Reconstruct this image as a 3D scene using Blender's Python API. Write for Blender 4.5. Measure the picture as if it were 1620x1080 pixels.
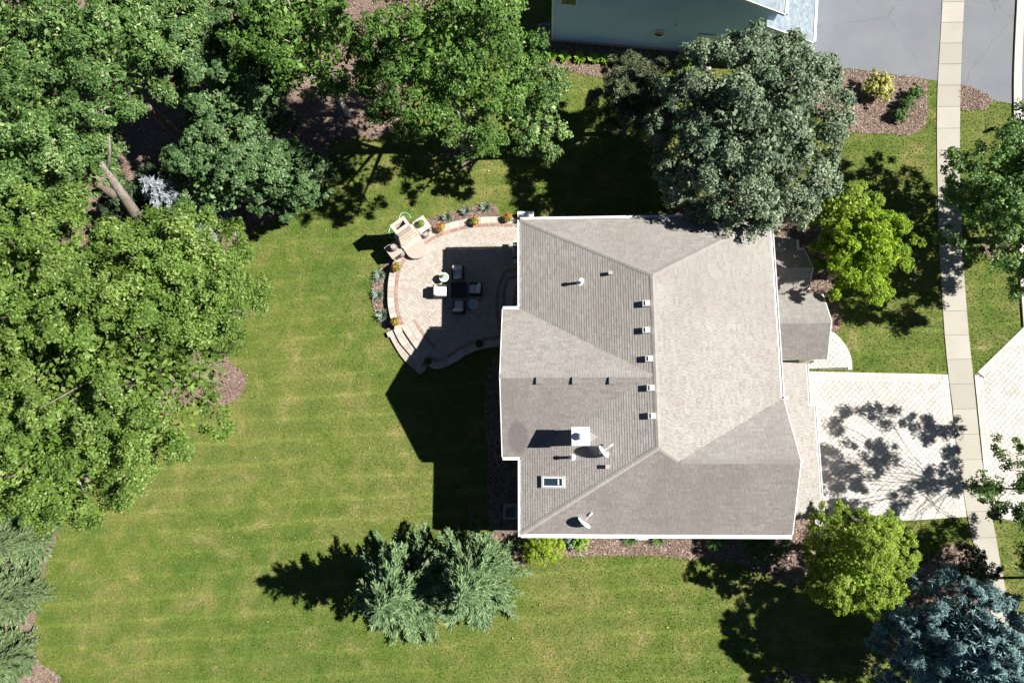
import bpy, math, random
import numpy as np
from mathutils import Vector, Matrix
from mathutils.geometry import tessellate_polygon

for o in list(bpy.data.objects): bpy.data.objects.remove(o)
scene = bpy.context.scene
COL = scene.collection
R_ = math.radians
rng = np.random.default_rng(7)
random.seed(7)

# ------------------------------------------------------------------ camera, sky, sun, exposure
FPX, TX, TY, TZ, CX, CY, CH = 1104.36, .1661, .0452, -.0006, 1.3171, 4.1522, 46.0
cam_d = bpy.data.cameras.new('camera'); cam = bpy.data.objects.new('camera', cam_d); COL.objects.link(cam)
cam.location = (CX, CY, CH); cam.rotation_euler = (TX, TY, TZ)
cam_d.sensor_fit = 'HORIZONTAL'; cam_d.sensor_width = 36.0; cam_d.lens = 36.0 * FPX / 1620.0
cam_d.clip_start = .5; cam_d.clip_end = 2000
scene.camera = cam
scene.render.resolution_x, scene.render.resolution_y = 1024, 682
SUNV = Vector((1.005, .03, 1.0)).normalized()
world = bpy.data.worlds.new('World'); scene.world = world; world.use_nodes = True
wn = world.node_tree; bg = wn.nodes['Background']
sky = wn.nodes.new('ShaderNodeTexSky'); sky.sky_type = 'NISHITA'; sky.sun_disc = False
sky.sun_elevation = math.asin(SUNV.z); sky.sun_rotation = math.atan2(SUNV.x, SUNV.y)
sky.air_density = .32; sky.dust_density = .0; sky.ozone_density = 2.0
wn.links.new(sky.outputs[0], bg.inputs[0]); bg.inputs[1].default_value = .05
sun_d = bpy.data.lights.new('sun', 'SUN'); sun_d.energy = 5.0; sun_d.angle = R_(.53); sun_d.color = (1, .965, .90)
sun = bpy.data.objects.new('sun', sun_d); COL.objects.link(sun)
sun.rotation_euler = SUNV.to_track_quat('Z', 'Y').to_euler(); sun.location = (40, 5, 40)
scene.view_settings.view_transform = 'Standard'; scene.view_settings.look = 'None'
scene.view_settings.gamma = 1.0; scene.view_settings.exposure = 1.22
scene.view_settings.use_curve_mapping = False

# pixel of the photograph (1620 x 1080) -> the point on that ray at height z
def _rot():
    return (Matrix.Rotation(TZ, 3, 'Z') @ Matrix.Rotation(TY, 3, 'Y') @ Matrix.Rotation(TX, 3, 'X'))
RM = _rot()
def G(u, v, z=0.0):
    d = RM @ Vector(((u - 810) / FPX, -(v - 540) / FPX, -1))
    t = (z - CH) / d.z
    return Vector((CX + d.x * t, CY + d.y * t, z))
def GP(pts, z=0.0):
    return [G(u, v, z).xy for u, v in pts]
def smooth_line(pts, n=6, closed=False):          # Catmull-Rom through the points
    P = [Vector((p[0], p[1])) for p in pts]; out = []; m = len(P)
    for i in range(m if closed else m - 1):
        if closed: a, b, c, d = P[i-1], P[i], P[(i+1) % m], P[(i+2) % m]
        else: a, b, c, d = P[max(i-1, 0)], P[i], P[i+1], P[min(i+2, m-1)]
        for k in range(n):
            t = k / n
            out.append(.5 * ((2*b) + (c-a)*t + (2*a-5*b+4*c-d)*t*t + (3*b-a-3*c+d)*t**3))
    if not closed: out.append(P[-1])
    return out

# ------------------------------------------------------------------ materials
MATS = {}
def nt_new(name):
    m = bpy.data.materials.new(name); m.use_nodes = True; MATS[name] = m
    t = m.node_tree; b = t.nodes['Principled BSDF']
    return m, t, b
def ramp(t, stops, interp='LINEAR'):
    r = t.nodes.new('ShaderNodeValToRGB'); r.color_ramp.interpolation = interp
    e = r.color_ramp.elements
    while len(e) < len(stops): e.new(.5)
    for i, (p, c) in enumerate(stops):
        e[i].position = p; e[i].color = (*c, 1) if len(c) == 3 else c
    return r
def coords(t, scale=(1, 1, 1), rot=(0, 0, 0)):
    g = t.nodes.new('ShaderNodeNewGeometry'); mp = t.nodes.new('ShaderNodeMapping')
    mp.inputs['Scale'].default_value = scale; mp.inputs['Rotation'].default_value = rot
    t.links.new(g.outputs['Position'], mp.inputs[0]); return mp.outputs[0]
def noise(t, vec, scale, detail=4, rough=.55, dist=0):
    n = t.nodes.new('ShaderNodeTexNoise'); n.inputs['Scale'].default_value = scale
    n.inputs['Detail'].default_value = detail; n.inputs['Roughness'].default_value = rough
    n.inputs['Distortion'].default_value = dist
    if vec is not None: t.links.new(vec, n.inputs['Vector'])
    return n.outputs['Fac']
def mixc(t, fac, a, b, mode='MIX'):
    m = t.nodes.new('ShaderNodeMix'); m.data_type = 'RGBA'; m.blend_type = mode
    for s, v in ((m.inputs['Factor'], fac), (m.inputs['A'], a), (m.inputs['B'], b)): pass
    def put(sock, v):
        if isinstance(v, (int, float)): sock.default_value = v
        elif isinstance(v, tuple): sock.default_value = (*v, 1)
        else: t.links.new(v, sock)
    put(m.inputs[0], fac); put(m.inputs[6], a); put(m.inputs[7], b)
    return m.outputs[2]
def attr(t, name):
    a = t.nodes.new('ShaderNodeAttribute'); a.attribute_name = name; return a.outputs['Fac']
def bump(t, b, h, strength, dist=.02):
    n = t.nodes.new('ShaderNodeBump'); n.inputs['Strength'].default_value = strength; n.inputs['Distance'].default_value = dist
    t.links.new(h, n.inputs['Height']); t.links.new(n.outputs[0], b.inputs['Normal'])
def plain(name, col, rough=.6, var=.12, scale=8.0, metal=0, spec=.4, bmp=.15):
    m, t, b = nt_new(name); v = coords(t)
    f = noise(t, v, scale, 5)
    lo = tuple(max(0, c * (1 - var)) for c in col); hi = tuple(min(1, c * (1 + var)) for c in col)
    r = ramp(t, [(.3, lo), (.7, hi)]); t.links.new(f, r.inputs[0]); t.links.new(r.outputs[0], b.inputs['Base Color'])
    b.inputs['Roughness'].default_value = rough; b.inputs['Metallic'].default_value = metal
    b.inputs['Specular IOR Level'].default_value = spec
    if bmp: bump(t, b, f, bmp, .01)
    return m
def pieces(name, stops, var_scale=.6, stain=None, rough=.85, spec=.3, fine=30, stain_fac=.5, stretch=(1, 1, 1), interp='LINEAR', finefac=.35):
    """colour by the piece (attribute rnd) with patches and fine grain on top"""
    m, t, b = nt_new(name); v = coords(t)
    r = ramp(t, stops, interp); t.links.new(attr(t, 'rnd'), r.inputs[0]); c = r.outputs[0]
    if stain:
        vs = coords(t, stretch)
        n1 = noise(t, vs, var_scale, 5, .6, .3)
        rr = ramp(t, [(.42, (0, 0, 0)), (.72, (1, 1, 1))]); t.links.new(n1, rr.inputs[0])
        mm = t.nodes.new('ShaderNodeMath'); mm.operation = 'MULTIPLY'; mm.inputs[1].default_value = stain_fac
        t.links.new(rr.outputs[0], mm.inputs[0])
        c = mixc(t, mm.outputs[0], c, stain)
    n2 = noise(t, v, fine, 3, .7)
    r2 = ramp(t, [(.25, (.72, .72, .72)), (.75, (1.2, 1.2, 1.2))]); t.links.new(n2, r2.inputs[0])
    c = mixc(t, finefac, c, mixc(t, 1.0, c, r2.outputs[0], 'MULTIPLY'))
    t.links.new(c, b.inputs['Base Color']); b.inputs['Roughness'].default_value = rough
    b.inputs['Specular IOR Level'].default_value = spec
    bump(t, b, n2, .25, .008)
    return m
def leafmat(name, stops, trans=.25, rough=.5, spec=.35, tcol=None):
    m, t, b = nt_new(name)
    r = ramp(t, stops); t.links.new(attr(t, 'rnd'), r.inputs[0])
    n = noise(t, coords(t), .35, 2)
    hs = t.nodes.new('ShaderNodeHueSaturation')
    mr = t.nodes.new('ShaderNodeMapRange'); mr.inputs[1].default_value = .3; mr.inputs[2].default_value = .7
    mr.inputs[3].default_value = .8; mr.inputs[4].default_value = 1.2
    t.links.new(n, mr.inputs[0]); t.links.new(mr.outputs[0], hs.inputs['Value']); t.links.new(r.outputs[0], hs.inputs['Color'])
    t.links.new(hs.outputs[0], b.inputs['Base Color']); b.inputs['Roughness'].default_value = rough
    b.inputs['Specular IOR Level'].default_value = spec
    if trans > 0:
        tr = t.nodes.new('ShaderNodeBsdfTranslucent'); mx = t.nodes.new('ShaderNodeMixShader')
        mx.inputs[0].default_value = trans
        g = t.nodes.new('ShaderNodeMix'); g.data_type = 'RGBA'; g.blend_type = 'MULTIPLY'; g.inputs[0].default_value = 1
        t.links.new(hs.outputs[0], g.inputs[6]); g.inputs[7].default_value = (1.25, 1.3, .55, 1)
        t.links.new(g.outputs[2], tr.inputs[0])
        t.links.new(b.outputs[0], mx.inputs[1]); t.links.new(tr.outputs[0], mx.inputs[2])
        t.links.new(mx.outputs[0], t.nodes['Material Output'].inputs[0])
    return m

def lawn_colour(t):
    v = coords(t)
    vm = coords(t, (1, 1, 1), (0, 0, R_(-4)))
    big = noise(t, v, .09, 6, .62, .4)
    mid = noise(t, v, .55, 9, .74, .5)
    fine = noise(t, v, 7, 4, .75)
    rb = ramp(t, [(.38, (.064, .107, .017)), (.50, (.104, .135, .027)), (.64, (.168, .160, .052))]); t.links.new(big, rb.inputs[0])
    rm_ = ramp(t, [(.36, (.046, .094, .013)), (.49, (.097, .134, .025)), (.57, (.148, .155, .043)), (.67, (.245, .205, .090))]); t.links.new(mid, rm_.inputs[0])
    c = mixc(t, .58, rb.outputs[0], rm_.outputs[0])
    # mowing stripes, nearly along X
    sp = t.nodes.new('ShaderNodeSeparateXYZ'); t.links.new(vm, sp.inputs[0])
    wob = noise(t, v, .12, 3)
    ma = t.nodes.new('ShaderNodeMath'); ma.operation = 'MULTIPLY_ADD'; ma.inputs[1].default_value = 1.2
    t.links.new(wob, ma.inputs[0]); t.links.new(sp.outputs[1], ma.inputs[2])
    s1 = t.nodes.new('ShaderNodeMath'); s1.operation = 'MULTIPLY'; s1.inputs[1].default_value = 2 * math.pi / 1.35
    t.links.new(ma.outputs[0], s1.inputs[0])
    s2 = t.nodes.new('ShaderNodeMath'); s2.operation = 'SINE'; t.links.new(s1.outputs[0], s2.inputs[0])
    rs = ramp(t, [(.0, (.88, .92, .86)), (.75, (.97, .99, .97)), (.92, (1.10, 1.10, 1.10)), (1, (1.36, 1.32, 1.36))])
    mr = t.nodes.new('ShaderNodeMapRange'); mr.inputs[1].default_value = -1; mr.inputs[2].default_value = 1
    t.links.new(s2.outputs[0], mr.inputs[0]); t.links.new(mr.outputs[0], rs.inputs[0])
    fade = noise(t, v, .2, 4)
    rf = ramp(t, [(.34, (.05, .05, .05)), (.62, (.75, .75, .75))]); t.links.new(fade, rf.inputs[0])
    c = mixc(t, rf.outputs[0], c, mixc(t, 1.0, c, rs.outputs[0], 'MULTIPLY'))
    rfi = ramp(t, [(.25, (.42, .48, .38)), (.5, (1, 1, 1)), (.75, (1.75, 1.6, 1.75))]); t.links.new(fine, rfi.inputs[0])
    c = mixc(t, .75, c, mixc(t, 1.0, c, rfi.outputs[0], 'MULTIPLY'))
    return c, fine
m, t, b = nt_new('lawn'); c, f = lawn_colour(t)
t.links.new(c, b.inputs['Base Color']); b.inputs['Roughness'].default_value = .9; b.inputs['Specular IOR Level'].default_value = .15
bump(t, b, noise(t, coords(t), 14, 4, .8), .9, .06)
m, t, b = nt_new('grass_blade'); c, f = lawn_colour(t)
r = ramp(t, [(0, (.75, .85, .7)), (.6, (1.05, 1.08, 1.0)), (1, (1.38, 1.32, 1.25))]); t.links.new(attr(t, 'rnd'), r.inputs[0])
c = mixc(t, 1.0, c, r.outputs[0], 'MULTIPLY'); t.links.new(c, b.inputs['Base Color'])
b.inputs['Roughness'].default_value = .7; b.inputs['Specular IOR Level'].default_value = .2

m, t, b = nt_new('mulch'); v = coords(t)
vo = t.nodes.new('ShaderNodeTexVoronoi'); vo.inputs['Scale'].default_value = 16
vd = coords(t, (1, 2.2, 1), (0, 0, .5)); t.links.new(vd, vo.inputs['Vector'])
rv = ramp(t, [(0, (.080, .052, .041)), (.5, (.185, .130, .104)), (1, (.31, .24, .195))])
sv = t.nodes.new('ShaderNodeSeparateColor'); t.links.new(vo.outputs['Color'], sv.inputs[0]); t.links.new(sv.outputs[0], rv.inputs[0])
n = noise(t, v, .5, 4); rn = ramp(t, [(.3, (.8, .76, .74)), (.7, (1.2, 1.22, 1.25))]); t.links.new(n, rn.inputs[0])
t.links.new(mixc(t, 1.0, rv.outputs[0], rn.outputs[0], 'MULTIPLY'), b.inputs['Base Color'])
b.inputs['Roughness'].default_value = .95; b.inputs['Specular IOR Level'].default_value = .1
bump(t, b, sv.outputs[1], .7, .04)

m, t, b = nt_new('asphalt'); v = coords(t)
n1 = noise(t, v, .25, 5, .6); n2 = noise(t, v, 40, 3, .7)
r1 = ramp(t, [(.25, (.122, .131, .148)), (.75, (.165, .171, .184))]); t.links.new(n1, r1.inputs[0])
r2 = ramp(t, [(.3, (.82, .82, .82)), (.7, (1.15, 1.15, 1.15))]); t.links.new(n2, r2.inputs[0])
c = mixc(t, 1.0, r1.outputs[0], r2.outputs[0], 'MULTIPLY')
vc = t.nodes.new('ShaderNodeTexVoronoi'); vc.feature = 'DISTANCE_TO_EDGE'; vc.inputs['Scale'].default_value = .17
vv = t.nodes.new('ShaderNodeVectorMath'); vv.operation = 'ADD'
nn = t.nodes.new('ShaderNodeTexNoise'); nn.inputs['Scale'].default_value = 1.2; t.links.new(v, nn.inputs['Vector'])
t.links.new(v, vv.inputs[0]); t.links.new(nn.outputs['Color'], vv.inputs[1]); t.links.new(vv.outputs[0], vc.inputs['Vector'])
rc = ramp(t, [(0, (.68, .68, .69)), (.008, (1, 1, 1))]); t.links.new(vc.outputs['Distance'], rc.inputs[0])
t.links.new(mixc(t, .7, c, mixc(t, 1.0, c, rc.outputs[0], 'MULTIPLY')), b.inputs['Base Color'])
b.inputs['Roughness'].default_value = .9; bump(t, b, n2, .3, .01)

SH = [(0, (.214, .198, .180)), (.35, (.248, .232, .213)), (.65, (.267, .250, .234)), (1, (.302, .286, .264))]
pieces('shingle', SH, .35, (.195, .170, .157), .92, .25, 25, .5, (.7, .7, .3), finefac=.4)
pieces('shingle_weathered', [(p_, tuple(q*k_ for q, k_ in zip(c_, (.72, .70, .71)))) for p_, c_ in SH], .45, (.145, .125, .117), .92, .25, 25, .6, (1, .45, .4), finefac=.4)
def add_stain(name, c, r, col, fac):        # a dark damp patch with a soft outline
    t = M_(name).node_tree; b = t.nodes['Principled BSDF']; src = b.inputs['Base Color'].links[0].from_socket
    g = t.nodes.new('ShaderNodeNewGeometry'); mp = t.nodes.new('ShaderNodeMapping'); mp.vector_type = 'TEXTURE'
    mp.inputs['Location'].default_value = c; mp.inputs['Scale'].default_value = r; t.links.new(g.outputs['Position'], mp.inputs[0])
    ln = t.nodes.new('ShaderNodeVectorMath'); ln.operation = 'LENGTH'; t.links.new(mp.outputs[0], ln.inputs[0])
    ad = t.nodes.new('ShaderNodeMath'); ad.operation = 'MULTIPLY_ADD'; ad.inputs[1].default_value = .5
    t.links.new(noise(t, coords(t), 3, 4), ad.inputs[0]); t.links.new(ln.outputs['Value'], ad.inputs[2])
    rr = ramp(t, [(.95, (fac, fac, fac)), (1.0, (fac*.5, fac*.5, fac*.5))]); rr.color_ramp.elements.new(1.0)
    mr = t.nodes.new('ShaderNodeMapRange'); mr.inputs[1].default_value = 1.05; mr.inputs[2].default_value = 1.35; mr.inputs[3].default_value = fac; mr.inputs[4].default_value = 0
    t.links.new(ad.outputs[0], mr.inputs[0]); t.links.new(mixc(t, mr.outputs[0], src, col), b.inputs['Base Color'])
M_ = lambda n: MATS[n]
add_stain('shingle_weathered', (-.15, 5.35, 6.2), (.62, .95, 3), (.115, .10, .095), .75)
pieces('shingle_grey', [(0, (.141, .178, .212)), (.5, (.207, .245, .278)), (.8, (.241, .274, .299)), (1, (.349, .378, .394))], .4, (.158, .195, .228), .9, .25, 25, .3)
pieces('paver_drive', [(0, (.39, .355, .32)), (.1, (.435, .405, .37)), (.3, (.465, .44, .41)), (.7, (.49, .468, .44)), (1, (.53, .51, .485))], .3, (.432, .365, .307), .85, .3, 20, .45)
pieces('paver_patio', [(0, (.332, .286, .249)), (.3, (.378, .336, .295)), (.7, (.398, .357, .315)), (1, (.432, .394, .357))], .5, (.349, .282, .241), .85, .3, 20, .35)
pieces('paver_red', [(0, (.224, .137, .108)), (.5, (.282, .178, .141)), (1, (.332, .224, .183))], .5, None, .85, .3, 20)
pieces('stone_cream', [(0, (.340, .295, .253)), (.5, (.415, .369, .324)), (1, (.457, .415, .373))], .8, (.349, .290, .241), .9, .3, 15, .3)
pieces('concrete', [(0, (.299, .278, .237)), (.5, (.332, .311, .266)), (1, (.365, .344, .299))], .7, (.274, .249, .212), .9, .3, 30, .45)
plain('joint', (.12, .10, .085), .95, .2, 6)
plain('stone_body', (.42, .34, .28), .9, .22, 5, bmp=.4)
plain('firebox', (.045, .04, .036), .9, .3, 6)
plain('white_trim', (.80, .80, .79), .4, .04, 3, bmp=0)
plain('white_metal', (.74, .75, .76), .35, .05, 4, spec=.5, bmp=0)
plain('vent_grey', (.46, .44, .42), .5, .08, 6)
plain('vent_dark', (.17, .165, .16), .6, .1, 6)
plain('vent_brown', (.17, .13, .115), .6, .1, 6)
plain('lead', (.30, .28, .27), .5, .1, 6)
plain('siding_tan', (.50, .43, .34), .8, .08, 3)
plain('brick_wall', (.30, .19, .14), .9, .2, 9)
plain('siding_skylit', (.50, .70, .97), .75, .05, .6, bmp=.05)  # blue and brightness of skylight put into the wall colour
plain('cream_door', (.70, .69, .65), .5, .05, 4)
plain('soffit', (.62, .60, .56), .7, .05, 4)
plain('cushion', (.62, .60, .56), .9, .06, 20)
plain('cushion_sunlit', (.74, .70, .64), .9, .06, 20)  # paler copy with sunlight put into the fabric colour
plain('wicker', (.030, .026, .024), .6, .3, 40)
plain('black_metal', (.022, .022, .024), .45, .2, 20)
plain('terracotta', (.36, .22, .15), .8, .15, 8)
plain('pot_cream', (.52, .42, .33), .8, .12, 8)
plain('pot_dark', (.10, .08, .065), .7, .2, 10)
plain('twig_ball', (.17, .145, .12), .95, .35, 40, bmp=.8)
plain('soil', (.05, .035, .025), 1, .3, 20)
plain('hose', (.30, .55, .42), .4, .05, 10)
plain('ac_grey', (.23, .24, .25), .6, .1, 8)
plain('bark', (.16, .125, .10), .95, .3, 7, bmp=.8)
plain('bark_mid', (.20, .17, .145), .95, .4, 4, bmp=.9)
plain('bark_pale', (.36, .32, .27), .95, .25, 7, bmp=.6)
plain('curb_conc', (.44, .41, .36), .9, .08, 4)
plain('lamp_metal', (.55, .56, .57), .4, .05, 8)
plain('leaf_red', (.50, .035, .03), .6, .2, 20)
plain('petal_orange', (.72, .14, .03), .6, .2, 20)
def glass(name, col, rough=.05):
    m, t, b = nt_new(name); n = noise(t, coords(t), 2, 2)
    r = ramp(t, [(.3, tuple(c*.9 for c in col)), (.7, tuple(min(1, c*1.1) for c in col))]); t.links.new(n, r.inputs[0])
    t.links.new(r.outputs[0], b.inputs['Base Color']); b.inputs['Roughness'].default_value = rough
    b.inputs['Specular IOR Level'].default_value = .8
glass('pane', (.02, .045, .07)); glass('table_glass', (.30, .36, .36), .1); glass('well_cover', (.50, .50, .48), .25)

leafmat('leaf_oak', [(0, (.059, .112, .018)), (.5, (.123, .203, .034)), (.88, (.182, .268, .055)), (1, (.285, .342, .137))], .3, .55, .22)
leafmat('leaf_oakgreen', [(0, (.045, .099, .018)), (.5, (.092, .179, .031)), (.88, (.148, .246, .052)), (1, (.258, .347, .134))], .28, .55, .22)
leafmat('leaf_hickory', [(0, (.043, .101, .024)), (.5, (.094, .175, .040)), (.88, (.149, .243, .063)), (1, (.343, .411, .179))], .25)
leafmat('leaf_maple', [(0, (.036, .085, .028)), (.5, (.079, .149, .048)), (1, (.151, .227, .085))], .2)
leafmat('leaf_linden', [(0, (.062, .103, .054)), (.5, (.130, .184, .106)), (.9, (.209, .269, .173)), (1, (.319, .314, .205))], .18, .55, .3)
leafmat('leaf_lime', [(0, (.087, .165, .014)), (.5, (.208, .330, .020)), (1, (.386, .482, .036))], .4, .55, .2)
leafmat('leaf_birch', [(0, (.124, .197, .023)), (.5, (.242, .348, .045)), (1, (.400, .500, .101))], .42, .55, .2)
leafmat('leaf_street', [(0, (.056, .121, .030)), (.5, (.116, .218, .049)), (1, (.227, .341, .095))], .28)
leafmat('leaf_spruce', [(0, (.028, .060, .022)), (.5, (.078, .136, .056)), (1, (.175, .255, .110))], .0, .6, .2)
leafmat('leaf_bluespruce', [(0, (.039, .081, .085)), (.5, (.107, .189, .190)), (1, (.251, .382, .369))], .0, .6, .2)
leafmat('leaf_silver', [(0, (.093, .124, .134)), (.5, (.205, .242, .256)), (1, (.322, .353, .371))], .0, .6)
leafmat('leaf_pine', [(0, (.030, .045, .018)), (.5, (.070, .092, .036)), (1, (.15, .165, .075))], .0, .6)
leafmat('leaf_juniper', [(0, (.036, .063, .024)), (.5, (.076, .118, .048)), (1, (.130, .181, .076))], .0, .6)
leafmat('leaf_arborvitae', [(0, (.08, .14, .008)), (.5, (.20, .30, .014)), (1, (.32, .40, .03))], .2)
leafmat('leaf_box', [(0, (.030, .090, .014)), (.5, (.065, .160, .024)), (1, (.13, .24, .05))], .2)
leafmat('leaf_hosta', [(0, (.09, .18, .020)), (.5, (.17, .29, .03)), (1, (.28, .40, .07))], .25)
leafmat('leaf_yellow', [(0, (.10, .17, .03)), (.35, (.30, .32, .05)), (.7, (.50, .46, .11)), (1, (.70, .64, .34))], .25)
leafmat('leaf_blueplant', [(0, (.07, .12, .08)), (.5, (.14, .20, .15)), (1, (.25, .33, .25))], .15)
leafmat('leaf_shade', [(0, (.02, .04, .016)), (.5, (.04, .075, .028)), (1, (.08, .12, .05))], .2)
leafmat('leaf_flower', [(0, (.06, .15, .02)), (.62, (.16, .28, .05)), (.68, (.60, .05, .02)), (.86, (.72, .08, .03)), (1, (.80, .24, .05))], .15)
M = MATS

# ------------------------------------------------------------------ mesh helpers
def wloc(p):
    v = Vector((0, 0, 0))
    while p is not None: v = v + p.location; p = p.parent
    return v
class MB:
    def __init__(s): s.v = []; s.f = []; s.r = []
    def add(s, vs, fs, rnd=None):
        o = len(s.v); s.v += [tuple(x) for x in vs]; s.f += [tuple(i + o for i in f) for f in fs]
        s.r += [random.random() if rnd is None else rnd] * len(fs); return s
    def box(s, c, d, rz=0, rnd=None):
        x, y, z = (k / 2 for k in d); q = Matrix.Rotation(rz, 3, 'Z')
        vs = [Vector(c) + q @ Vector(p) for p in ((-x,-y,-z),(x,-y,-z),(x,y,-z),(-x,y,-z),(-x,-y,z),(x,-y,z),(x,y,z),(-x,y,z))]
        return s.add(vs, [(3,2,1,0),(4,5,6,7),(0,1,5,4),(1,2,6,5),(2,3,7,6),(3,0,4,7)], rnd)
    def bevbox(s, c, d, bv, rz=0, rnd=None):
        x, y, z = (k / 2 for k in d); q = Matrix.Rotation(rz, 3, 'Z'); vs = []
        for zz, k in ((-z, bv), (-z + bv, 0), (z - bv, 0), (z, bv)):
            X, Y = x - k, y - k; e = min(bv, X * .5, Y * .5)
            for p in ((-X+e,-Y),(X-e,-Y),(X,-Y+e),(X,Y-e),(X-e,Y),(-X+e,Y),(-X,Y-e),(-X,-Y+e)):
                vs.append(Vector(c) + q @ Vector((p[0], p[1], zz)))
        fs = [tuple(range(7, -1, -1)), tuple(range(24, 32))]
        for l in range(3):
            for i in range(8): j = (i+1) % 8; fs.append((l*8+i, l*8+j, l*8+8+j, l*8+8+i))
        return s.add(vs, fs, rnd)
    def prism(s, poly, z0, z1, rnd=None, cap=True):
        n = len(poly); a = sum(poly[i][0]*poly[(i+1)%n][1]-poly[(i+1)%n][0]*poly[i][1] for i in range(n))
        if a < 0: poly = poly[::-1]
        vs = [(p[0], p[1], z0) for p in poly] + [(p[0], p[1], z1) for p in poly]
        fs = [(i, (i+1) % n, n + (i+1) % n, n + i) for i in range(n)]
        if n <= 4: fs += [tuple(range(n, 2*n))]
        else: fs += [tuple(n + k for k in tr) for tr in tess(poly)]
        return s.add(vs, fs, rnd)
    def tube(s, path, rad, n=8, rnd=None, cap=True):
        path = [Vector(p) for p in path]; rings = []; vs = []; fs = []
        for i, p in enumerate(path):
            d = (path[min(i+1, len(path)-1)] - path[max(i-1, 0)]).normalized()
            u = d.orthogonal().normalized() if i == 0 else (pu - d * pu.dot(d)).normalized()
            pu = u; w = d.cross(u); r = rad[i] if hasattr(rad, '__len__') else rad
            for k in range(n):
                a = 2*math.pi*k/n; vs.append(p + (u*math.cos(a) + w*math.sin(a)) * r)
        for i in range(len(path)-1):
            for k in range(n): j = (k+1) % n; fs.append((i*n+k, i*n+j, i*n+n+j, i*n+n+k))
        if cap: fs += [tuple(range(n-1, -1, -1)), tuple((len(path)-1)*n + k for k in range(n))]
        return s.add(vs, fs, rnd)
    def lathe(s, prof, c=(0, 0, 0), n=20, rnd=None):
        vs = []; fs = []
        for r, z in prof:
            for k in range(n): a = 2*math.pi*k/n; vs.append((c[0]+r*math.cos(a), c[1]+r*math.sin(a), c[2]+z))
        for i in range(len(prof)-1):
            for k in range(n): j = (k+1) % n; fs.append((i*n+k, i*n+j, i*n+n+j, i*n+n+k))
        if prof[0][0] > 1e-4: fs.append(tuple(range(n-1, -1, -1)))
        if prof[-1][0] > 1e-4: fs.append(tuple((len(prof)-1)*n + k for k in range(n)))
        return s.add(vs, fs, rnd)
    def build(s, name, mat, parent=None, smooth=False, loc=None):
        off = wloc(parent) if parent else Vector((0, 0, 0))
        if loc is not None and parent is None: off = Vector(loc)
        me = bpy.data.meshes.new(name)
        me.from_pydata([(a-off.x, b_-off.y, c_-off.z) for a, b_, c_ in s.v], [], s.f); me.update()
        at = me.attributes.new('rnd', 'FLOAT', 'FACE'); at.data.foreach_set('value', np.array(s.r, dtype=np.float32))
        if smooth: me.polygons.foreach_set('use_smooth', [True] * len(me.polygons))
        me.materials.append(M[mat]); o = bpy.data.objects.new(name, me); COL.objects.link(o)
        if parent: o.parent = parent
        elif loc is not None: o.location = off
        return o
def tess(poly):
    n = len(poly)
    return [tr if ((poly[tr[1]][0]-poly[tr[0]][0])*(poly[tr[2]][1]-poly[tr[0]][1]) - (poly[tr[1]][1]-poly[tr[0]][1])*(poly[tr[2]][0]-poly[tr[0]][0])) > 0 else tr[::-1]
            for tr in tessellate_polygon([[Vector((p[0], p[1], 0)) for p in poly]])]
def tag(o, label, cat, group=None):
    o['label'] = label; o['category'] = cat
    if group: o['group'] = group
    return o
def thing(name, label, cat, loc, group=None):
    o = bpy.data.objects.new(name, None); COL.objects.link(o); o.location = loc; o.empty_display_size = .3
    return tag(o, label, cat, group)
def struct(o, stuff=False): o['kind'] = 'stuff' if stuff else 'structure'; return o
def copy_tree(o, parent=None):
    c = o.copy(); COL.objects.link(c); c.parent = parent
    for ch in list(o.children): copy_tree(ch, c)
    return c
def clip(poly, tri):                      # convex clip of a small piece against a triangle (ccw)
    out = poly
    for i in range(3):
        a, b2 = tri[i], tri[(i+1) % 3]; ex, ey = b2[0]-a[0], b2[1]-a[1]; inp = out; out = []
        if not inp: return []
        D = [ex*(p[1]-a[1]) - ey*(p[0]-a[0]) for p in inp]
        for k in range(len(inp)):
            p, q, dp, dq = inp[k-1], inp[k], D[k-1], D[k]
            if dq >= 0:
                if dp < 0: t_ = dp/(dp-dq); out.append((p[0]+(q[0]-p[0])*t_, p[1]+(q[1]-p[1])*t_))
                out.append(q)
            elif dp >= 0: t_ = dp/(dp-dq); out.append((p[0]+(q[0]-p[0])*t_, p[1]+(q[1]-p[1])*t_))
    return out
def inside(poly, X, Y):                   # numpy point in polygon
    r = np.zeros(len(X), bool); n = len(poly)
    for i in range(n):
        x0, y0 = poly[i][0], poly[i][1]; x1, y1 = poly[(i+1) % n][0], poly[(i+1) % n][1]
        if y0 == y1: continue
        cnd = ((y0 > Y) != (y1 > Y)) & (X < (x1-x0) * (Y-y0) / (y1-y0) + x0); r ^= cnd
    return r
def fastmesh(name, V, F, mat, parent=None, rnd=None, loc=(0, 0, 0), smooth=False):
    """V (n,3) and quads/tris F (m,k) as arrays, in the parent's own space"""
    me = bpy.data.meshes.new(name); k = F.shape[1]; m_ = len(F)
    me.vertices.add(len(V)); me.vertices.foreach_set('co', np.ascontiguousarray(V, dtype=np.float32).ravel())
    me.loops.add(m_*k); me.loops.foreach_set('vertex_index', np.ascontiguousarray(F, dtype=np.int32).ravel())
    me.polygons.add(m_); me.polygons.foreach_set('loop_start', np.arange(0, m_*k, k, dtype=np.int32))
    me.update(calc_edges=True)
    at = me.attributes.new('rnd', 'FLOAT', 'FACE')
    at.data.foreach_set('value', (rng.random(m_) if rnd is None else np.asarray(rnd)).astype(np.float32))
    me.materials.append(M[mat]); o = bpy.data.objects.new(name, me); COL.objects.link(o); o.location = loc
    if parent: o.parent = parent
    return o
def unit(a): return a / np.maximum(np.linalg.norm(a, axis=1, keepdims=True), 1e-6)
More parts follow.
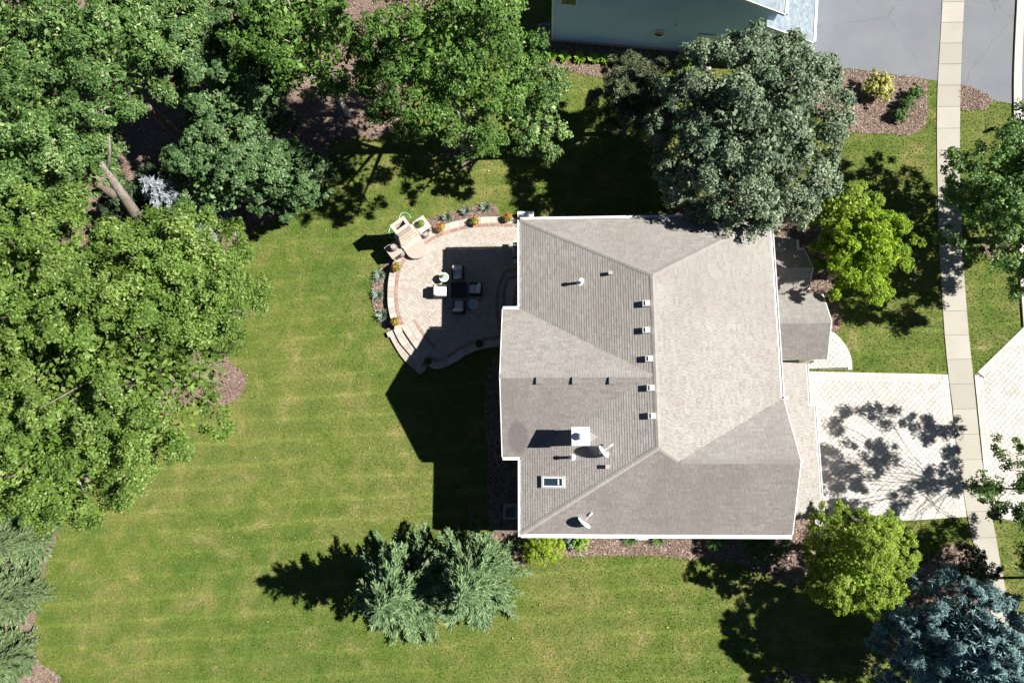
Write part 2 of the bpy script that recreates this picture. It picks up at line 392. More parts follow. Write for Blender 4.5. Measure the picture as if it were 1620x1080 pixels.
def leaf_quads(P, N, L, W, fold=.12):
    """rhombic leaves at P with normal N, length L, width W"""
    n = len(P); N = unit(N); T = rng.normal(size=(n, 3)); T = unit(T - N * (T*N).sum(1, keepdims=True)); B = np.cross(N, T)
    L = np.broadcast_to(np.asarray(L, float), (n,))[:, None]; W = np.broadcast_to(np.asarray(W, float), (n,))[:, None]
    V = np.stack([P - T*L*.5, P + B*W*.5 + N*L*fold, P + T*L*.5, P - B*W*.5 + N*L*fold], 1).reshape(-1, 3)
    return V, np.arange(4*n).reshape(n, 4)

# ------------------------------------------------------------------ ground, roads, beds
EX = []                                     # polygons without lawn grass
mb = MB(); mb.add([(-300,-300,0),(300,-300,0),(300,300,0),(-300,300,0)], [(0,1,2,3)])
struct(mb.build('lawn', 'lawn'))
bed_z = [.012]
CHIPS = []
def bed(pts, closed_smooth=True, px=True, n=5):
    P = GP(pts) if px else [Vector(p) for p in pts]
    P = smooth_line(P, n, True) if closed_smooth else P
    z = bed_z[0]; bed_z[0] += .004
    mb = MB(); fs = tess(P); mb.add([(p[0], p[1], z) for p in P], fs)
    struct(mb.build('mulch_bed', 'mulch')); EX.append(P); CHIPS.append((P, z)); return P
# under the trees on the left and at the top
bed([(86,1085),(62,1047),(53,1020),(56,975),(63,930),(74,890),(88,855),(97,815),(102,790),(150,770),(205,725),(250,672),(310,632),(352,640),(380,626),(390,603),(384,586),(366,574),(352,540),(346,480),(352,420),(385,375),(425,350),(470,330),(515,285),(522,225),(560,217),(600,217),(640,185),(660,120),(690,60),(700,-60),(300,-120),(-200,-100),(-250,500),(-150,1150)])
bed([(702,235),(718,252),(733,268),(748,262),(757,250),(752,225),(748,195),(720,190)])
bed([(857,91),(866,104),(880,111),(911,116),(939,121),(990,122),(1050,112),(1092,104),(1092,86),(1043,80),(940,71),(868,65),(852,70)])
bed([(1288,105),(1318,107.5),(1400,118),(1462,126),(1466,150),(1466,189),(1460,203),(1438,214),(1393,212),(1354,210),(1310,200),(1285,160)])
bed([(1521,136),(1545,143),(1568,157),(1560,172),(1540,174),(1521,172)])
bed([(1556,376),(1576,370),(1594,380),(1594,400),(1574,408),(1556,400)])
bed([(770,600),(766,660),(772,720),(770,790),(778,850),(792,879),(810,891),(833,895),(857,890),(875,880),(904,879),(958,878),(1023,878),(1076,882),(1160,886),(1240,920),(1275,915),(1310,880),(1305,840),(1290,825),(1250,800),(1000,800),(880,780),(850,700),(850,560),(790,560)])
bed([(840,345),(950,340),(1060,338),(1100,318),(1140,312),(1200,312),(1260,330),(1300,360),(1316,420),(1325,480),(1330,515),(1312,525),(1270,510),(1230,480),(1230,400),(1150,380),(900,380)])
bed([(1470,885),(1500,860),(1535,865),(1552,890),(1562,935),(1560,985),(1520,1040),(1460,1060),(1400,1040),(1385,990),(1410,930)])
bed([(1205,1085),(1225,1066),(1250,1062),(1275,1068),(1290,1090),(1250,1110)])

# sidewalk: slabs
L_ = [(1492,-60),(1490.5,0),(1488,50),(1483.6,122),(1482,175),(1482,228),(1482.5,280),(1485,374),(1488,437),(1494,528),(1500,592),(1503,616),(1508,655),(1512,700),(1518,741),(1530,816),(1537,849),(1547,885),(1556,919),(1567,969),(1578,1008),(1592,1060),(1605,1110)]
Rr = [(1527,-60),(1525,0),(1522.5,50),(1520,122),(1518.5,175),(1518,228),(1518,280),(1521.5,374),(1525,437),(1532,528),(1539,592),(1541,616),(1545,655),(1549.7,700),(1555,741),(1569,816),(1575,849),(1581,885),(1588,919),(1597.5,969),(1605,1008),(1617,1060),(1629,1110)]
SL, SR = smooth_line(GP(L_), 8), smooth_line(GP(Rr), 8)
def resample(P, d):
    s = [0]
    for a, b2 in zip(P, P[1:]): s.append(s[-1] + (b2-a).length)
    n = max(1, round(s[-1]/d)); out = []; k = 0
    for i in range(n+1):
        q = s[-1]*i/n
        while k < len(s)-2 and s[k+1] < q: k += 1
        u = (q-s[k])/max(1e-9, s[k+1]-s[k]); out.append(P[k].lerp(P[k+1], u))
    return out
nS = round(sum((b2-a).length for a, b2 in zip(SL, SL[1:]))/1.62)
def resample_n(P, n):
    tot = sum((b2-a).length for a, b2 in zip(P, P[1:])); return resample(P, tot/n)
A_, B_ = resample_n(SL, nS), resample_n(SR, nS)
walk = MB(); walk.prism(A_ + B_[::-1], .004, .012)
walk = struct(walk.build('sidewalk', 'joint')); EX.append(A_ + B_[::-1])
for i in range(min(len(A_), len(B_)) - 1):
    a, b2, c2, d2 = A_[i], B_[i], B_[i+1], A_[i+1]
    e1, e2 = (d2-a).normalized()*.012, (c2-b2).normalized()*.012
    MB().prism([a+e1, b2+e2, c2-e2, d2-e1], .013, .045 + random.uniform(-.004, .004)).build('slab', 'concrete', walk)

# paver fields, joined (pieces of a few pixels)
def paver_field(name, poly, z, parent, mat, ang=R_(45), rows=.27, widths=(.22, .3, .38), joint=.020, top=.03):
    ca, sa = math.cos(ang), math.sin(ang)
    rot = lambda p: (p[0]*ca + p[1]*sa, -p[0]*sa + p[1]*ca); unr = lambda p: (p[0]*ca - p[1]*sa, p[0]*sa + p[1]*ca)
    Q = [rot(p) for p in poly]; tris = [[Q[i] for i in tr] for tr in tess(Q)]
    bbs = [(min(p[0] for p in tr), max(p[0] for p in tr), min(p[1] for p in tr), max(p[1] for p in tr)) for tr in tris]
    x0, x1 = min(p[0] for p in Q), max(p[0] for p in Q); y0, y1 = min(p[1] for p in Q), max(p[1] for p in Q)
    mb = MB(); y = y0
    while y < y1:
        x = x0 - random.random()*.3
        while x < x1:
            w = random.choice(widths); j = joint/2
            rect = [(x+j, y+j), (x+w-j, y+j), (x+w-j, y+rows-j), (x+j, y+rows-j)]
            rv, dz = random.random(), random.uniform(-.004, .004)
            for tr, bb in zip(tris, bbs):
                if x+w < bb[0] or x > bb[1] or y+rows < bb[2] or y > bb[3]: continue
                c = clip(rect, tr)
                if len(c) > 2:
                    c = [unr(p) for p in c]; n = len(c)
                    mb.add([(p[0], p[1], z) for p in c] + [(p[0], p[1], z+top+dz) for p in c],
                           [tuple(range(n, 2*n))] + [(i, (i+1) % n, n+(i+1) % n, n+i) for i in range(n)], rv)
            x += w
        y += rows
    return struct(mb.build(name, mat, parent), True)
def band(name, line, w, z, parent, mat, plen=.2, top=.032, side=1, joint=.012, single=True):
    """a soldier course following a line: bricks across the band"""
    P = resample(line, plen); mb = MB()
    for i in range(len(P)-1):
        d = (P[i+1]-P[i]).normalized(); d0 = (P[i+1]-P[max(i-1, 0)]).normalized(); d1 = (P[min(i+2, len(P)-1)]-P[i]).normalized()
        n0, n1 = Vector((-d0.y, d0.x))*side*w, Vector((-d1.y, d1.x))*side*w; j = d*joint/2
        mb.prism([P[i]+j, P[i+1]-j, P[i+1]+n1-j, P[i]+n0+j], z, z+top+random.uniform(-.003, .003))
    return struct(mb.build(name, mat, parent), True)
# driveway of the house
dA, dB, dC, dD = G(1262,587).xy, G(1499,592).xy, G(1529,817).xy, G(1290,832).xy
dr = [dA, dB, G(1512,700).xy - Vector((.03, 0)), G(1518,741).xy - Vector((.03, 0)), dC, dD]
drive = struct(MB().prism(dr, .004, .02).build('driveway', 'joint')); EX.append(dr)
def offs(P, d):                              # inset of a closed polygon
    n = len(P); a = sum(P[i][0]*P[(i+1)%n][1]-P[(i+1)%n][0]*P[i][1] for i in range(n)); sg = 1 if a > 0 else -1; out = []
    for i in range(n):
        u, v = (P[i]-P[i-1]).normalized(), (P[(i+1) % n]-P[i]).normalized()
        nu, nv = Vector((-u.y, u.x)), Vector((-v.y, v.x)); bis = (nu+nv); bis = bis / max(.2, bis.length_squared) * 2
        out.append(P[i] + bis*d*sg)
    return out
inn, inn2 = offs(dr, .34), offs(dr, .58)
paver_field('pavers', inn2, .02, drive, 'paver_drive')
ring = dr + [dr[0]]
def ring_band(P, parent, mats, ws, z, pl=(.42, .16)):
    n = len(P); a = sum(P[i][0]*P[(i+1)%n][1]-P[(i+1)%n][0]*P[i][1] for i in range(n)); sd = 1 if a > 0 else -1
    d = 0
    for w, mt, p_ in zip(ws, mats, pl):
        q = offs(P, d + .006); line = []
        for i in range(n):
            line = [q[i], q[(i+1) % n]]
            u = (line[1]-line[0]).normalized()
            nx_ = (q[(i+2) % n] - line[1]).normalized(); turn = abs(u.cross(nx_)) > .35
            band('border_pavers', [line[0], line[1] - u*(w if turn else .004)], w - .012, z, parent, mt, p_, side=sd)
        d += w
ring_band(dr, drive, ('paver_drive', 'paver_drive'), (.34, .24), .02)
# apron beyond the sidewalk
ap = [G(1541,593).xy, G(1555,741).xy + Vector((.03, 0)), G(1570,817).xy, G(1625,828).xy, G(1680,850).xy, G(1652,700).xy, G(1632,600).xy, G(1619,517).xy]
apron = struct(MB().prism(ap, .004, .018).build('driveway_apron', 'joint')); EX.append(ap)
paver_field('pavers', offs(ap, .5), .018, apron, 'paver_drive'); ring_band(ap, apron, ('paver_drive', 'paver_drive'), (.3, .2), .018)
# front walk to the porch
fw = smooth_line(GP([(1304,516),(1315,523),(1326,532),(1336,544),(1343,556),(1347,570),(1348,585)]), 4) + [G(1262,583.5).xy, G(1258,520).xy]
fwalk = struct(MB().prism(fw, .005, .021).build('front_walk', 'joint')); EX.append(fw)
paver_field('pavers', [p_ + Vector((-.0, 0)) for p_ in [(lambda i: fw[i] + (fw[-1]-fw[i]).normalized()*.3)(i) for i in range(len(fw)-2)]] + [fw[-2], fw[-1]], .021, fwalk, 'paver_drive'); band('border_pavers', fw[:-2], .28, .021, fwalk, 'paver_drive', .2, side=-1)
# neighbour's asphalt drive, kerb and road
nd = GP([(1262,100),(1288,103.5),(1354,110),(1484,128.5),(1489,20),(1492,-70),(1300,-120),(1270,0)])
struct(MB().prism(nd, .003, .016).build('asphalt_driveway', 'asphalt')); EX.append(nd)
na = GP([(1520.5,134),(1545,143),(1575,160),(1602,165),(1603,100),(1606,0),(1610,-60),(1527.5,-60),(1523,50)])
struct(MB().prism(na, .003, .016).build('asphalt_apron', 'asphalt')); EX.append(na)
kl = smooth_line(GP([(1612,-60),(1608,0),(1603,110),(1603,200),(1606,320),(1612,430),(1618,517)]), 6)
kr = [p + Vector((.52, 0)) for p in kl]
kb = struct(MB().prism(kl + kr[::-1], .0, .12).build('kerb', 'curb_conc')); EX.append(kl + kr[::-1])
kl2 = smooth_line(GP([(1684,850),(1700,900),(1730,1000),(1760,1100)]), 6)
struct(MB().prism(kl2 + [p + Vector((.5, 0)) for p in kl2][::-1], .0, .12).build('kerb', 'curb_conc'))
rd = [p + Vector((.515, 0)) for p in kl] + GP([(1655,700),(1683,850)]) + [p + Vector((.515, 0)) for p in kl2]
rdp = rd + [rd[-1] + Vector((9, 0)), rd[0] + Vector((9, 0))]
struct(MB().prism(rdp, .002, .010).build('road', 'asphalt')); EX.append(rdp)

# ------------------------------------------------------------------ the house
HE, W, L = 5.71, 14.8, 18.35
ZR, ZG, ZB = 8.15, 7.78, 8.10               # ridges: main, south-east gable, west bay
HX, XB, YN, YS, YB, YJ = 7.4, -1.04, 12.85, 4.24, 8.62, 7.476
house = thing('house', 'large hipped house with taupe shingle roof and white gutters', 'house', (W/2, L/2, 0))
body = MB()
def wallbox(x0, x1, y0, y1, z0, z1): body.box(((x0+x1)/2, (y0+y1)/2, (z0+z1)/2), (x1-x0, y1-y0, z1-z0))
wallbox(.45, 14.35, .45, 17.9, 0, HE-.2)
wallbox(-.6, .449, YS+.45, YN-.45, 0, HE-.2)
wallbox(14.351, 17.0, 1.0, 9.6, 0, 2.7)
wallbox(14.351, 16.7, 14.4, 17.4, 0, 2.7)
for x_, ys, yr, yn, zr in ((-.6, YS+.45, YB, YN-.45, ZB-.3), (14.35, .45, 4.0, YJ-.45, ZG-.3)):
    s_ = .02 if x_ < 0 else -.02
    body.add([(x_, ys, HE-.2), (x_, yn, HE-.2), (x_, yr, zr), (x_+s_*8, ys, HE-.2), (x_+s_*8, yn, HE-.2), (x_+s_*8, yr, zr)], [(0, 1, 2), (5, 4, 3), (0, 3, 4, 1), (1, 4, 5, 2), (2, 5, 3, 0)])
body.build('wall', 'siding_tan', house)
RP = []                                      # roof planes: list of 3D polygons
RNv, RSv, Jv = (HX, 14.2, ZR), (HX, 4.72, ZR), (8.52, 4.0, ZG)
bx = HX * (ZB-HE)/(ZR-HE)
main_planes = [
    [(0, YN, HE), (bx, YB, ZB), (HX, YB, ZR), RNv, (0, L, HE)],
    [(0, 0, HE), RSv, (HX, YB, ZR), (bx, YB, ZB), (0, YS, HE)],
    [(W, L, HE), RNv, RSv, Jv, (W, YJ, HE)],
    [(0, L, HE), RNv, (W, L, HE)],
    [(W+.12, 0, HE), (W+.12, 4.0, ZG), Jv, RSv, (0, 0, HE)],
    [(W+.12, 4.0, ZG), (W+.12, YJ, HE), (W, YJ, HE), Jv],
    [(XB, YN, HE), (XB, YB, ZB), (bx, YB, ZB), (0, YN, HE)],
    [(XB, YB, ZB), (XB, YS, HE), (0, YS, HE), (bx, YB, ZB)],
]
def ground_eave(planes): pass
def deck(planes, zs, name, parent, mat='soffit', soffits=()):
    mb = MB()
    for P in planes: mb.add(P, [tuple(range(len(P)))])
    for S in soffits:
        mb.add([(p[0], p[1], zs) for p in S], [tr[::-1] for tr in tess(S)])
        n = len(S)
    return mb.build(name, mat, parent)
def shingles(planes, parent, mat='shingle', e=.143, widths=(.2, .26, .33, .4), thick=.015, name='shingles'):
    mb = MB()
    for P in planes:
        V = [Vector(p) for p in P]
        nrm = Vector((0, 0, 0))
        for i in range(len(V)): nrm += V[i].cross(V[(i+1) % len(V)])
        nrm.normalize()
        if nrm.z < 0: nrm = -nrm
        up = (Vector((0, 0, 1)) - nrm*nrm.z).normalized(); al = up.cross(nrm).normalized(); o = min(V, key=lambda q: q.dot(up))
        Q = [((q-o).dot(al), (q-o).dot(up)) for q in V]; tris = [[Q[i] for i in tr] for tr in tess(Q)]
        bbs = [(min(p[0] for p in tr), max(p[0] for p in tr), min(p[1] for p in tr), max(p[1] for p in tr)) for tr in tris]
        x0, x1 = min(p[0] for p in Q), max(p[0] for p in Q); y0, y1 = min(p[1] for p in Q), max(p[1] for p in Q); y = y0
        while y < y1:
            x = x0 - random.random()*.3; crs = random.uniform(-.05, .05)
            while x < x1:
                w = random.choice(widths); rect = [(x+.004, y), (x+w-.004, y), (x+w-.004, y+e), (x+.004, y+e)]
                rv = min(1, max(0, random.betavariate(2.2, 2.2)+crs)); th = thick*random.uniform(.75, 1.2)
                for tr, bb in zip(tris, bbs):
                    if x+w < bb[0] or x > bb[1] or y+e < bb[2] or y > bb[3]: continue
                    c = clip(rect, tr)
                    if len(c) < 3: continue
                    hgt = lambda p: .004 + th*(1-(p[1]-y)/e)
                    top = [o + al*p[0] + up*p[1] + nrm*hgt(p) for p in c]; n = len(c)
                    fs = [tuple(range(n))]; vs = list(top)
                    for i in range(n):
                        p, q = c[i], c[(i+1) % n]
                        if abs(p[1]-y) < 1e-6 and abs(q[1]-y) < 1e-6:
                            k = len(vs); vs += [o + al*p[0] + up*p[1] + nrm*.001, o + al*q[0] + up*q[1] + nrm*.001]
                            fs.append((i, k, k+1, (i+1) % n))
                    mb.add(vs, fs, rv)
                x += w
            y += e
    return struct(mb.build(name, mat, parent), True)
def caps(lines, parent, mat='shingle', step=.14, half=.15):
    mb = MB()
    for a, b2, na_, nb_ in lines:            # na/nb: downhill plan-ish directions on either side
        a, b2 = Vector(a), Vector(b2); d = (b2-a); n = int(d.length/step); u = d.normalized(); na_, nb_ = Vector(na_).normalized(), Vector(nb_).normalized()
        for i in range(n):
            p, q = a + u*(i*step), a + u*(i*step+step*1.05); z1, z0 = Vector((0, 0, .045)), Vector((0, 0, .03))
            mb.add([p+z1, q+z0, q+na_*half+z0*.9, p+na_*half+z1*.8, q+nb_*half+z0*.9, p+nb_*half+z1*.8], [(0, 3, 2, 1), (0, 1, 4, 5)], random.betavariate(2, 2)*.6+.35)
    return struct(mb.build('ridge_caps', mat, parent), True)
soff = [[(0, 0), (W+.12, 0), (W+.12, YJ), (W, YJ), (W, L), (0, L), (0, YN), (XB, YN), (XB, YS), (0, YS)]]
roof = deck(main_planes, HE-.16, 'roof', house, 'soffit', soff)
shingles([main_planes[i] for i in (0, 1, 2, 3, 5, 6)], roof)
shingles([main_planes[i] for i in (4, 7)], roof, 'shingle_weathered')          # the slopes that never dry out
pw, pn, ps, pb, pg = (ZR-HE)/HX, (ZR-HE)/(L-14.2), (ZR-HE)/4.72, (ZB-HE)/(YN-YB), (ZG-HE)/(YJ-4)
dW, dE, dN, dS = (-1, 0, -pw), (1, 0, -pw), (0, 1, -pn), (0, -1, -ps)
def perp(line_d, down):                      # in-plane direction square to the line
    d = Vector(line_d).normalized(); v = Vector(down); return v - d*v.dot(d)
def capl(a, b2, d1, d2): dd = Vector(b2)-Vector(a); return (a, b2, perp(dd, d1), perp(dd, d2))
caps([capl((0, 0, HE), RSv, dW, dS), capl((0, L, HE), RNv, dN, dW), capl((W, L, HE), RNv, dE, dN), capl(RSv, RNv, dW, dE),
      capl(Jv, RSv, dS, dE), capl((W+.1, 4, ZG), Jv, dS, (0, 1, -pg)), capl((XB, YB, ZB), (bx, YB, ZB), (0, 1, -pb), (0, -1, -pb))], roof)
# lower roofs towards the street
gz, gx = 2.9, 17.67
gar_planes = [[(gx, .65, gz), (gx, 7.27, gz), (14.35, 7.27, gz+1.35), (14.35, .65, gz+1.35)],
              [(17.3, 7.27, gz+.15), (17.3, 9.85, gz+.15), (14.35, 9.85, gz+1.35), (14.35, 7.27, gz+1.35)]]
gr = deck(gar_planes, gz-.14, 'garage_roof', house, 'soffit', [[(14.35, .65), (gx, .65), (gx, 7.27), (17.3, 7.27), (17.3, 9.85), (14.35, 9.85)]]); shingles(gar_planes, gr)
nb_planes = [[(17.3, 17.0, gz), (17.3, 17.75, gz), (14.35, 17.75, gz+1.2), (14.35, 17.0, gz+1.2)],
             [(14.35, 15.55, 4.15), (17.7, 15.55, 4.15), (17.7, 16.99, gz+.2), (14.35, 16.99, gz+.2)],
             [(17.7, 15.55, 4.15), (14.35, 15.55, 4.15), (14.35, 14.15, gz+.2), (17.7, 14.15, gz+.2)]]
nr = deck(nb_planes, gz-.14, 'bay_roof', house, 'soffit', [[(14.35, 14.2), (17.66, 14.2), (17.66, 16.95), (17.3, 16.95), (17.3, 17.75), (14.35, 17.75)]]); shingles(nb_planes, nr)
caps([capl((17.7, 15.55, 4.15), (14.4, 15.55, 4.15), (0, 1, -.8), (0, -1, -.8))], nr)
po_planes = [[(14.35, 12.2, 4.5), (18.42, 12.2, 4.5), (18.42, 14.12, 3.5), (14.35, 14.12, 3.5)], [(18.42, 12.2, 4.5), (14.35, 12.2, 4.5), (14.35, 10.05, 3.5), (18.42, 10.05, 3.5)]]
pr = deck(po_planes, 3.36, 'porch_roof', house, 'soffit', [[(14.35, 10.08), (18.38, 10.08), (18.38, 14.09), (14.35, 14.09)]]); shingles(po_planes[:1], pr); shingles(po_planes[1:], pr, 'shingle_weathered')
caps([capl((18.42, 12.2, 4.5), (14.4, 12.2, 4.5), (0, 1, -.5), (0, -1, -.5))], pr)
MB().add([(18.3, 10.2, 3.36), (18.3, 13.97, 3.36), (18.3, 12.2, 4.4), (18.36, 10.2, 3.36), (18.36, 13.97, 3.36), (18.36, 12.2, 4.4)], [(2, 1, 0), (3, 4, 5), (0, 1, 4, 3), (1, 2, 5, 4), (2, 0, 3, 5)]).build('porch_gable', 'white_trim', house)
for yy in (10.35, 13.8):
    MB().bevbox((18.1, yy, 1.72), (.3, .3, 3.27), .02).build('porch_column', 'white_trim', house)
MB().prism([(14.36, 10.0), (18.5, 10.0), (18.5, 14.1), (14.36, 14.1)], .03, .14).build('porch_floor', 'concrete', house)
def gutter(a, b2, out, w=.15, h=.13, name='gutter', zdrop=.0):
    a, b2, o = Vector(a), Vector(b2), Vector((*out, 0)); z = Vector((0, 0, 1)); mb = MB(); t_ = .018
    prof = [(0, -h), (w, -h), (w, .01), (w-t_*1.6, .01), (w-t_*1.6, -h+t_+.045), (t_, -h+t_+.045), (t_, .005), (0, .005)]
    vs = [p + o*u + z*v for p in (a, b2) for u, v in prof]; n = len(prof)
    mb.add(vs, [(i, (i+1) % n, n+(i+1) % n, n+i) for i in range(n)] + [tuple(range(n))[::-1], tuple(range(n, 2*n))])
    return mb.build(name, 'white_trim', house)
e_ = .012
gutter((0, 0-e_, HE), (W+.12, 0-e_, HE), (0, -1), .19); gutter((W+e_, YJ+.01, HE), (W+e_, L, HE), (1, 0), .18)
gutter((-e_, L+e_, HE), (W+e_+.18, L+e_, HE), (0, 1), .13); gutter((-e_, YN+e_+.15, HE), (-e_, L, HE), (-1, 0)); gutter((-e_, -.15, HE), (-e_, YS-e_-.15, HE), (-1, 0))
gutter((XB, YN+e_, HE), (-e_, YN+e_, HE), (0, 1)); gutter((XB, YS-e_, HE), (-e_, YS-e_, HE), (0, -1))
gutter((W+.02, YJ+.005, HE), (W+.42, YJ+.005, HE), (0, 1), .16)
gutter((gx+e_, .65, gz), (gx+e_, 7.27, gz), (1, 0)); gutter((17.3+e_, 7.43, gz+.15), (17.3+e_, 9.85, gz+.15), (1, 0)); gutter((17.3+e_, 7.275, gz+.13), (gx+e_, 7.275, gz+.13), (0, 1), .1)
gutter((17.3+e_, 17.0, gz), (17.3+e_, 17.75, gz), (1, 0)); gutter((17.3, 17.0+e_, gz+.2), (17.72, 17.0+e_, gz+.2), (0, 1), .12)
def rake(a, b2, nx, name='rake_board', w=.05, h=.2):
    a, b2 = Vector(a), Vector(b2); o = Vector((nx*w, 0, 0)); dz = Vector((0, 0, -h)); u = Vector((0, 0, .012)); s_ = Vector((nx*.004, 0, 0))
    vs = [a+s_+u, b2+s_+u, b2+o+u, a+o+u, a+s_+dz, b2+s_+dz, b2+o+dz, a+o+dz]
    MB().add(vs, [(0, 1, 2, 3), (7, 6, 5, 4), (0, 4, 5, 1), (1, 5, 6, 2), (2, 6, 7, 3), (3, 7, 4, 0)]).build(name, 'white_trim', house)
rake((XB, YN, HE), (XB, YB, ZB), -1); rake((XB, YS, HE), (XB, YB, ZB), -1)
rake((W+.12, 0, HE), (W+.12, 4, ZG), 1); rake((W+.12, YJ, HE), (W+.12, 4, ZG), 1)
rake((18.42, 10.05, 3.5), (18.42, 12.2, 4.5), 1); rake((18.42, 14.12, 3.5), (18.42, 12.2, 4.5), 1)
rake((17.7, 14.15, gz+.2), (17.7, 15.55, 4.15), 1); rake((17.7, 16.99, gz+.2), (17.7, 15.55, 4.15), 1)
for (px, py, ax) in ((.36, 17.98, 0), (.36, .36, 0), (14.44, 17.98, 0)):
    MB().bevbox((px, py, 2.78), (.09, .07, 5.55), .01).build('downspout', 'white_trim', house)
# windows and doors of the walls (under the eaves)
def window(c, w, h, ax, s):
    t_ = .08
    d = (w, t_, h) if ax == 'y' else (t_, w, h); d2 = (w-.16, .02, h-.16) if ax == 'y' else (.02, w-.16, h-.16)
    o = Vector((0, s*.04, 0)) if ax == 'y' else Vector((s*.04, 0, 0))
    f = MB().bevbox(Vector(c)+o, d, .012).build('window', 'white_trim', house)
    MB().box(Vector(c)+o*2.2, d2).build('pane', 'pane', f)
for x_ in (2.4, 6.2, 11.6):
    for z_ in (1.6, 4.3): window((x_, .45, z_), 1.2, 1.4, 'y', -1)
for y_ in (1.8, 14.6, 16.9):
    for z_ in ((1.6, 4.3) if y_ < 14 else (4.3,)): window((.45, y_, z_), 1.1, 1.4, 'x', -1)
for y_ in (6.2, 8.6, 11.0):
    for z_ in (1.7, 4.3): window((-.6, y_, z_), 1.2, 1.5, 'x', -1)
for y_ in (10.8, 13.0, 15.8): window((14.35, y_, 4.6), 1.1, 1.2, 'x', 1)
for y_ in (3.0, 6.6): MB().bevbox((17.03, y_, 1.2), (.06, 2.7, 2.35), .015).build('garage_door', 'white_trim', house)
fd = MB().bevbox((14.39, 12.2, 1.2), (.07, 1.05, 2.1), .015).build('front_door', 'vent_brown', house); MB().lathe([(.0, -.03), (.03, -.02), (.03, .02), (0, .03)], (14.45, 11.8, 1.15), 8).build('handle', 'lamp_metal', fd)
pdr = MB().bevbox((.41, 14.0, 1.65), (.07, 1.8, 2.05), .015).build('patio_door', 'white_trim', house); MB().box((.36, 14.0, 1.65), (.03, 1.6, 1.85)).build('pane', 'pane', pdr)

# roof height under a point of the main roof
def zroof(x, y):
    zw = HE + pw*x; ze = HE + pw*(W-x); zn = HE + pn*(L-y); zs = HE + ps*y
    z = min(zw, ze, zn, zs); zb = min(ZB, ZB - pb*abs(y-YB))
    if x < HX: z = max(z, zb) if (YS < y < YN) else z
    return z
def on_roof(u, v):
    z = 6.5
    for _ in range(12): p = G(u, v, z); z = zroof(p.x, p.y)
    return Vector((p.x, p.y, z))
WN = Vector((-pw, 0, 1)).normalized()
# box vents
for u, v in ((1022,481),(1022,523),(1026.5,568),(1029,614),(1031,658)):
    p = on_roof(u, v); mb = MB()
    mb.add([(p.x-.22, p.y-.19, p.z-.13), (p.x+.22, p.y-.19, p.z+.02), (p.x+.22, p.y+.19, p.z+.02), (p.x-.22, p.y+.19, p.z-.13),
            (p.x-.22, p.y-.17, p.z+.23), (p.x+.17, p.y-.17, p.z+.33), (p.x+.17, p.y+.17, p.z+.33), (p.x-.22, p.y+.17, p.z+.23)],
           [(4,5,6,7),(0,1,5,4),(1,2,6,5),(2,3,7,6),(3,0,4,7)])
    o = mb.build('roof_vent', 'vent_grey', house)
    MB().bevbox((p.x+.02, p.y, p.z+.315), (.22, .24, .03), .01).build('vent_lid', 'white_metal', o)
for u, v in ((853,602),(910,602),(968,602)):
    p = on_roof(u, v); mb = MB()
    mb.add([(p.x-.19, p.y-.2, p.z-.14), (p.x+.19, p.y-.2, p.z-.14), (p.x+.19, p.y+.2, p.z+.09), (p.x-.19, p.y+.2, p.z+.09),
            (p.x-.17, p.y-.2, p.z+.12), (p.x+.17, p.y-.2, p.z+.12), (p.x+.17, p.y+.17, p.z+.23), (p.x-.17, p.y+.17, p.z+.23)],
           [(4,5,6,7),(0,1,5,4),(1,2,6,5),(2,3,7,6),(3,0,4,7)])
    mb.build('roof_vent', 'vent_dark', house)
for u, v in ((919,447),(907,723)):
    p = on_roof(u, v); o = MB().tube([p - Vector((0, 0, .1)), p + Vector((0, 0, .62))], .085, 12).build('vent_pipe', 'white_metal', house, True)
    MB().lathe([(.115, .60), (.115, .66), (.05, .66), (.05, .60)], p, 14).build('pipe_collar', 'white_metal', o)
    MB().lathe([(.26, -.06), (.12, .06), (.1, .12)], p, 12).build('pipe_boot', 'white_metal', o)
for u, v in ((965,433),(960,717),(960.5,738)):
    p = on_roof(u, v); o = MB().bevbox((p.x, p.y, p.z+.06), (.2, .19, .34), .015).build('small_vent', 'vent_brown', house)
    MB().bevbox((p.x, p.y, p.z+.25), (.24, .22, .04), .01).build('vent_lid', 'lead', o)
# chimney with white cap
ZC = 8.45
c0 = G(918.5, 690, ZC); zc0 = zroof(c0.x-.45, c0.y) - .2
chm = MB().box((c0.x, c0.y, (zc0+ZC-.12)/2), (.86, .86, ZC-.12-zc0)).build('chimney', 'white_metal', house)
MB().bevbox((c0.x, c0.y, ZC-.06), (.98, .98, .12), .02).build('chimney_cap', 'white_metal', chm)
MB().lathe([(.17, 0), (.17, .26), (.21, .27), (.21, .33), (.0, .37)], (c0.x+.05, c0.y, ZC), 20).build('flue', 'white_metal', chm, True)
MB().add([(c0.x+.43, c0.y-.4, zroof(c0.x+.43, c0.y)+.09), (c0.x+1.05, c0.y, zroof(c0.x+1.05, c0.y)+.03), (c0.x+.43, c0.y+.4, zroof(c0.x+.43, c0.y)+.09), (c0.x+.43, c0.y, zroof(c0.x+.43, c0.y)+.26)], [(0,1,3),(3,1,2)]).build('cricket', 'shingle', chm)
